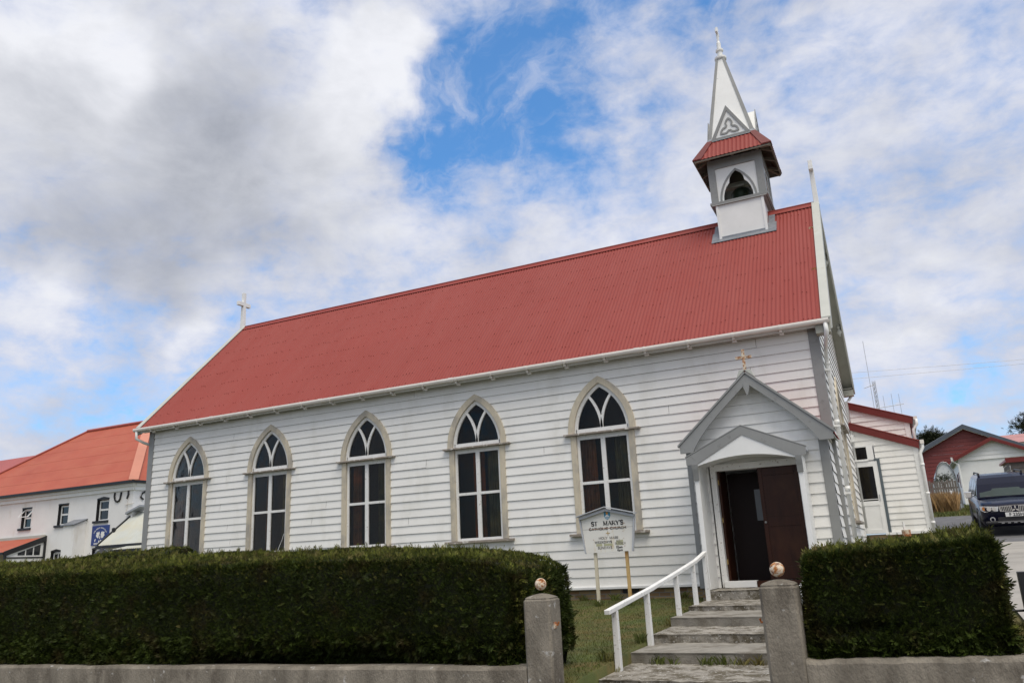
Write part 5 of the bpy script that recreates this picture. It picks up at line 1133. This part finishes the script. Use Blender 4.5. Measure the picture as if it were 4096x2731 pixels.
# ------------------------------------------------------------------ police station on the left
PY = 17.7
pol = thing('police_station', (-47.5, 22, -.3), 'white rendered police station with a hipped faded red roof left of the church', 'police station')
xL, xR, zb_, zc = -60.0, -41.12, -1.0, 5.86
wins = [(-51.62, -50.63, 4.16, 5.42), (-47.98, -46.98, 4.14, 5.42), (-44.33, -43.23, 4.18, 5.48), (-48.28, -47.3, .6, 2.50), (-44.4, -42.9, .6, 2.47)]
xs = sorted({xL, xR, *[w[0] for w in wins], *[w[1] for w in wins]}); zs = sorted({zb_, zc, *[w[2] for w in wins], *[w[3] for w in wins]})
b = B()
for xa, xb in zip(xs[:-1], xs[1:]):
    za = None
    for z0, z1 in zip(zs[:-1], zs[1:]):
        hole = any(w[0] <= xa and xb <= w[1] and w[2] <= z0 and z1 <= w[3] for w in wins)
        if not hole: b.add([(xa, PY, z0), (xb, PY, z0), (xb, PY, z1), (xa, PY, z1)], [[0, 1, 2, 3]])
b.add([(xR, PY, zb_), (xR, PY+9.4, zb_), (xR, PY+9.4, zc), (xR, PY, zc)], [[0, 1, 2, 3]]); b.add([(xL, PY, zb_), (xL, PY+9.4, zb_), (xL, PY+9.4, zc), (xL, PY, zc)], [[0, 1, 2, 3]])
b.build('wall', RENDER, pol, recalc=False)
for i, (x0, x1, z0, z1) in enumerate(wins):
    b = B(); d = .30
    b.add([(x0, PY-.004, z0), (x0, PY+d, z0), (x0, PY+d, z1), (x0, PY-.004, z1)], [[0, 1, 2, 3]]); b.add([(x0, PY-.004, z1), (x0, PY+d, z1), (x1, PY+d, z1), (x1, PY-.004, z1)], [[0, 1, 2, 3]]); b.add([(x1, PY-.004, z0), (x1, PY+d, z0), (x1, PY+d, z1), (x1, PY-.004, z1)], [[0, 1, 2, 3]])
    b.box(x0-.02, x1+.02, PY-.012, PY-.005, z1, z1+.08)
    if i >= 2: b.prism([(x0, PY-.012, z1+.08), (x1, PY-.012, z1+.08), ((x0+x1)/2, PY-.012, z1+.17)], (0, .006, 0))
    rv_ = b.build('window_reveal', BLACKP, pol)
    if i < 3: b = B(); b.box(x0-.18, x1+.08, PY-.10, PY-.005, z0-.14, z0-.0); b.build('window_sill', BLACKP, rv_)
    y = PY+.16; b = B(); t = .09; xm0 = x0+.06; zm = z0+(z1-z0)*.52
    b.box(xm0, xm0+t, y, y+.06, z0, z1-.05); b.box(x1-t, x1, y, y+.06, z0, z1-.05); b.box(xm0+t, x1-t, y, y+.06, z0, z0+t); b.box(xm0+t, x1-t, y, y+.06, z1-.05-t, z1-.05); b.box(xm0+t, x1-t, y, y+.06, zm-t*.6, zm+t*.6)
    if i == 3: b.box((xm0+x1)/2-.04, (xm0+x1)/2+.04, y, y+.06, z0+t, zm-t*.6); b.box((xm0+x1)/2-.04, (xm0+x1)/2+.04, y, y+.06, zm+t*.6, z1-.05-t)
    b.build('window_frame', WHITE2, rv_)
    b = B(); b.box(xm0+.02, x1-.02, y+.03, y+.04, z0+.02, z1-.07); b.build('pane', GLASS2, rv_)
    if i == 0:
        b = B(); A1 = Vector((xm0, y, z1-.06)); dz = Vector((0, -.42, -(z1-zm)+.12)); dx = Vector((x1-xm0, 0, 0))
        for p, q in ((A1, A1+dx), (A1+dz, A1+dz+dx), (A1, A1+dz), (A1+dx, A1+dx+dz)): b.bar(p, q, .08, .05)
        b.build('open_sash', WHITE2, rv_)
b = B(); b.box(xL, xR+.06, PY-.10, PY-.004, zc-.0, zc+.24); b.box(xL, xR+.16, PY-.22, PY-.004, zc+.24, zc+.42); b.box(xR+.001, xR+.12, PY, PY+9.4, zc, zc+.24); b.box(xR+.001, xR+.22, PY, PY+9.4, zc+.24, zc+.42); b.build('cornice', WHITE2, pol)
b = B(); b.box(xL, xR+.42, PY-.44, PY-.25, zc+.40, zc+.56); b.box(xR+.25, xR+.42, PY-.25, PY+9.8, zc+.40, zc+.56); b.build('gutter', BLACKP, pol)
e0 = zc+.50; xe, ye = xR+.38, PY-.38; yr, zr2, xr2, xrl = PY+4.7, 11.25, -45.9, -52.3; yb2 = PY+9.8
b = B(); b.add([(xrl-8.5, ye, e0), (xe, ye, e0), (xr2, yr, zr2), (xrl, yr, zr2)], [[0, 1, 2, 3]]); b.add([(xe, ye, e0), (xe, yb2, e0), (xr2, yr, zr2)], [[0, 1, 2]]); b.add([(xe, yb2, e0), (xrl-8.5, yb2, e0), (xrl, yr, zr2), (xr2, yr, zr2)], [[0, 1, 2, 3]]); b.add([(xrl-8.5, yb2, e0), (xrl-8.5, ye, e0), (xrl, yr, zr2)], [[0, 1, 2]])
pr2 = b.build('roof', ROOFOR, pol)
b = B(); b.bar((xe, ye, e0+.05), (xr2, yr, zr2+.05), .55, .07); b.build('hip_cap', HIPCAP, pr2)
b = B(); b.tube([(xr2, yr, zr2+.05), (xrl, yr, zr2+.05)], .12, 8); b.tube([(xrl, yr, zr2+.03), (xrl-8.5, ye, e0+.05)], .09, 6); b.build('ridge_cap', ROOFOR2, pr2)
b = B()
for k in range(1, 6):
    t = k/6; b.bar((xrl-8.5*(1-t), ye+(yr-ye)*t-.004, e0+(zr2-e0)*t+.004), (xe+(xr2-xe)*t, ye+(yr-ye)*t-.004, e0+(zr2-e0)*t+.004), .02, .004, (0, -.7, .7))
b.build('sheet_lap', ROOFOR, pr2)
# rendered box with lid, red porch
b = B(); b.prism([(-46.2, PY-.8, -1), (-46.2, PY, -1), (-46.2, PY, 4.30), (-46.2, PY-.8, 3.98)], (1.06, 0, 0)); bx_ = b.build('stair_box', RENDER, pol)
b = B(); b.prism([(-46.35, PY-.9, 3.985), (-46.35, PY, 4.345), (-46.35, PY, 4.395), (-46.35, PY-.9, 4.035)], (1.3, 0, 0)); b.build('box_lid', LEAD, bx_)
b = B(); b.prism([(-56, PY-2.6, 2.50), (-56, PY-.02, 3.42), (-56, PY-.02, 3.48), (-56, PY-2.6, 2.56)], (7.1, 0, 0)); pc = b.build('entrance_roof', ROOFOR, pol)
b = B(); b.box(-56, -48.9, PY-.10, PY-.021, 3.40, 3.62); b.build('roof_flashing', GALV, pc)
b = B(); b.prism([(-48.89, PY-2.65, 2.30), (-48.89, PY, 3.22), (-48.89, PY, 3.56), (-48.89, PY-2.65, 2.60)], (.08, 0, 0)); b.box(-48.9, -48.8, PY-.12, PY-.0, -1, 3.3); b.box(-48.9, -48.8, PY-2.62, PY-2.5, -1, 2.4); b.box(-48.88, -48.83, PY-2.5, PY-.13, 2.18, 2.26); b.build('black_timber', BLACKP, pc)
b = B(); b.prism([(-48.93, PY-2.5, 2.26), (-48.93, PY-.12, 2.26), (-48.93, PY-.12, 3.19), (-48.93, PY-2.5, 2.33)], (.03, 0, 0)); b.box(-48.93, -48.87, PY-2.5, PY-.12, -1, 2.17); b.build('glazed_side', WHITE2, pc)
for ya, yb, z0 in ((-1.75, -1.30, 2.36), (-1.22, -.80, 2.36), (-.72, -.32, 2.36)):
    s_ = lambda y: 2.33+(.86/2.38)*(y+2.5)-.10; b = B(); b.prism([(-48.895, PY+ya, z0), (-48.895, PY+yb, z0), (-48.895, PY+yb, s_(yb)), (-48.895, PY+ya, s_(ya))], (.01, 0, 0)); b.build('pane', GLASS2, pc)
b = B(); b.box(-56, -48.9, PY-2.7, PY-2.61, 2.40, 2.56); b.build('gutter', BLACKP, pc)
for (cx_, w_) in ((-42.45, .52), (-41.62, .22)):
    b = B(); P = [(cx_-w_/2, PY-.05, 5.80), (cx_-w_/2-.03, PY-.05, 5.58)]+[(cx_-w_/2*cos(pi*k/6), PY-.05, 5.50-.26*sin(pi*k/6)*(1 if w_ > .4 else .4)) for k in range(7)]+[(cx_+w_/2+.02, PY-.05, 5.62), (cx_+w_/2+.05, PY-.05, 5.80)]
    b.tube(P if w_ > .4 else [(cx_+.1, PY-.05, 5.82), (cx_+.12, PY-.05, 5.6), (cx_+.02, PY-.05, 5.36)], .055, 6); b.build('scroll_bracket', BLACKP, pol)
b = B(); b.tube([(xR+.05, PY+1.0, 5.82), (xR+.06, PY+.62, 5.7), (xR+.06, PY+.5, 5.45), (xR+.06, PY+.7, 5.3)], .055, 6); b.build('scroll_bracket', BLACKP, pol)
b = B(); b.tube([(-41.6, PY-.03, 5.8), (-41.55, PY-.03, 5.0), (-41.62, PY-.03, 4.5)], .02, 4); b.tube([(-41.75, PY-.06, 5.0), (-40.9, PY-.06, 5.05)], .02, 4); b.build('wall_cable', GUTW, pol)
# blue headquarters sign
hq = thing('police_sign', (-43.73, PY-.06, 2.7), 'blue police headquarters sign with white island emblem on the white wall', 'sign')
b = B(); b.box(-44.5, -42.96, PY-.06, PY-.008, 2.70, 3.895); hb = b.build('panel', SIGNB, hq, bevel=.01)
def textmesh(body, size, name, m, par, loc, rot=0, off=.0):
    tx = bpy.data.curves.new('txt', 'FONT'); tx.body = body; tx.size = size; tx.align_x = 'CENTER'; tx.offset = off
    to = bpy.data.objects.new('tmp_text', tx); COL.objects.link(to); bpy.context.view_layer.update()
    me = bpy.data.meshes.new_from_object(to.evaluated_get(bpy.context.evaluated_depsgraph_get())); bpy.data.objects.remove(to)
    V = np.array([v.co for v in me.vertices]) if len(me.vertices) else np.zeros((0, 3)); F = [list(p.vertices) for p in me.polygons]
    ca, sa = cos(rot), sin(rot); return [(loc[0]+v[0]*ca-v[1]*sa, loc[1], loc[2]+v[0]*sa+v[1]*ca) for v in V], F
b = B(); s_ = 'ROYAL FALKLAND ISLANDS POLICE'; n = len(s_); cx_, cz_, rr_ = -43.73, 3.10, .62
for i, ch in enumerate(s_):
    if ch == ' ': continue
    a = R(146-(146-34)*i/(n-1)); V, F = textmesh(ch, .095, 'c', None, None, (cx_+rr_*1.02*cos(a), PY-.063, cz_+rr_*sin(a)), a-pi/2, .004)
    if V: b.add(V, F)
V, F = textmesh('HEADQUARTERS', .135, 'c', None, None, (-43.73, PY-.063, 2.76), 0, .006); b.add(V, F); b.build('lettering', CRW, hb, recalc=False)
b = B()
def blobp(pts): b.prism([(cx_+x, PY-.064, 3.24+z) for x, z in pts], (0, .003, 0))
blobp([(-.36, .06), (-.31, .14), (-.34, .25), (-.25, .22), (-.2, .30), (-.15, .22), (-.08, .30), (-.04, .2), (-.05, .08), (-.1, -.04), (-.18, -.12), (-.26, -.06), (-.33, -.02)])
blobp([(.06, .10), (.10, .24), (.18, .3), (.24, .22), (.33, .28), (.40, .22), (.36, .14), (.42, .05), (.34, -.02), (.28, -.12), (.2, -.08), (.14, -.14), (.08, -.02)])
blobp([(-.42, -.16), (-.34, -.13), (-.36, -.2), (-.40, -.32), (-.46, -.3), (-.47, -.2)]); blobp([(-.1, -.26), (-.02, -.24), (0, -.34), (-.05, -.42), (-.1, -.36)]); blobp([(.04, -.26), (.12, -.2), (.16, -.26), (.1, -.32), (.05, -.38)])
b.build('island_emblem', CRW, hb)
b = B(); b.prism([(cx_-.10, PY-.067, 3.29), (cx_+.10, PY-.067, 3.29), (cx_+.09, PY-.067, 3.12), (cx_, PY-.067, 3.03), (cx_-.09, PY-.067, 3.12)], (0, .002, 0)); cr = b.build('crest', SIGNB, hb)
b = B(); b.prism([(cx_-.05, PY-.069, 3.25), (cx_+.05, PY-.069, 3.25), (cx_+.04, PY-.069, 3.16), (cx_-.04, PY-.069, 3.16)], (0, .001, 0)); b.prism([(cx_-.07, PY-.069, 3.14), (cx_+.07, PY-.069, 3.14), (cx_, PY-.069, 3.07)], (0, .001, 0)); b.build('crest_charge', CRW, cr)
# outbuilding right of the station
ob = thing('police_outbuilding', (-38, 17, -.5), 'low outbuilding with a pale corrugated roof and black gutter beside the church corner', 'outbuilding')
b = B(); corrugated(b, (-41.2, 15.68, 2.56), (1, 0, 0), (0, 2.45, 2.0), 8.5, .15, .02, 4); b.build('roof', GALV, ob, recalc=False)
b = B(); b.prism([(-41.3, 15.66, 2.45), (-41.3, 18.1, 4.45), (-41.3, 18.1, 4.66), (-41.3, 15.66, 2.66)], (.08, 0, 0)); b.box(-41.3, -32.7, 15.55, 15.67, 2.38, 2.54); b.lathe([(.10, 3.2), (.12, 3.55), (.001, 3.6)], (-41.25, 16.65, 0), 8); b.build('black_edge', BLACKP, ob)
b = B(); b.box(-40.9, -33, 15.9, 20, -1, 2.5); b.build('wall', RENDER, ob)
b = B(); corrugated(b, (-38.6, 14.6, 2.22), (1, 0, 0), (0, 1.2, .22), 6, .15, .02, 4); b.build('porch_roof', GALV, ob, recalc=False)
b = B(); b.box(-38.7, -32.6, 14.5, 14.6, 2.02, 2.2); b.prism([(-38.7, 14.6, 2.0), (-38.7, 15.88, 2.2), (-38.7, 15.88, 2.42), (-38.7, 14.6, 2.18)], (.06, 0, 0)); b.box(-38.6, -38.45, 14.7, 14.85, -1, 2.05); b.build('porch_frame', BLACKP, ob)
b = B(); b.prism([(-41.5, PY-.16, 4.40), (-40.3, PY-.16, 4.78), (-40.3, PY+.6, 4.78), (-41.5, PY+.6, 4.40)], (0, 0, .12)); b.build('top_flashing', SLATE, ob)
# lamp post
lp = thing('street_lamp', (-25.2, 3.7, -.3), 'black lantern top of a lamp post just above the far left hedge', 'lamp')
b = B(); b.tube([(-25.2, 3.7, -.4), (-25.2, 3.7, 1.15)], .05, 8); b.build('post', BLACKP, lp)
b = B(); b.lathe([(.12, 1.15), (.24, 1.5), (.26, 1.52)], (-25.2, 3.7, 0), 8); b.build('lantern_glass', GLASS2, lp)
b = B(); b.lathe([(.28, 1.52), (.26, 1.56), (.12, 1.66), (.07, 1.70), (.05, 1.76), (.06, 1.79), (.001, 1.84)], (-25.2, 3.7, 0), 12); b.build('lantern_cap', BLACKP, lp)
# far left roof
fr = thing('neighbour_house', (-72, 36, 0), 'house with a rose red roof at the far left edge behind the police station', 'house')
b = B(); b.box(-95, -68, 32, 44, -1, 8.4); b.build('wall', RENDER, fr)
b = B(); b.add([(-97, 31.4, 8.3), (-66.5, 31.4, 8.3), (-71.5, 38, 13.9), (-92, 38, 13.9), (-97, 44.6, 8.3), (-66.5, 44.6, 8.3)], [[0, 1, 2, 3], [1, 5, 2], [5, 4, 3, 2], [4, 0, 3]]); b.build('roof', ROOFOR2, fr)
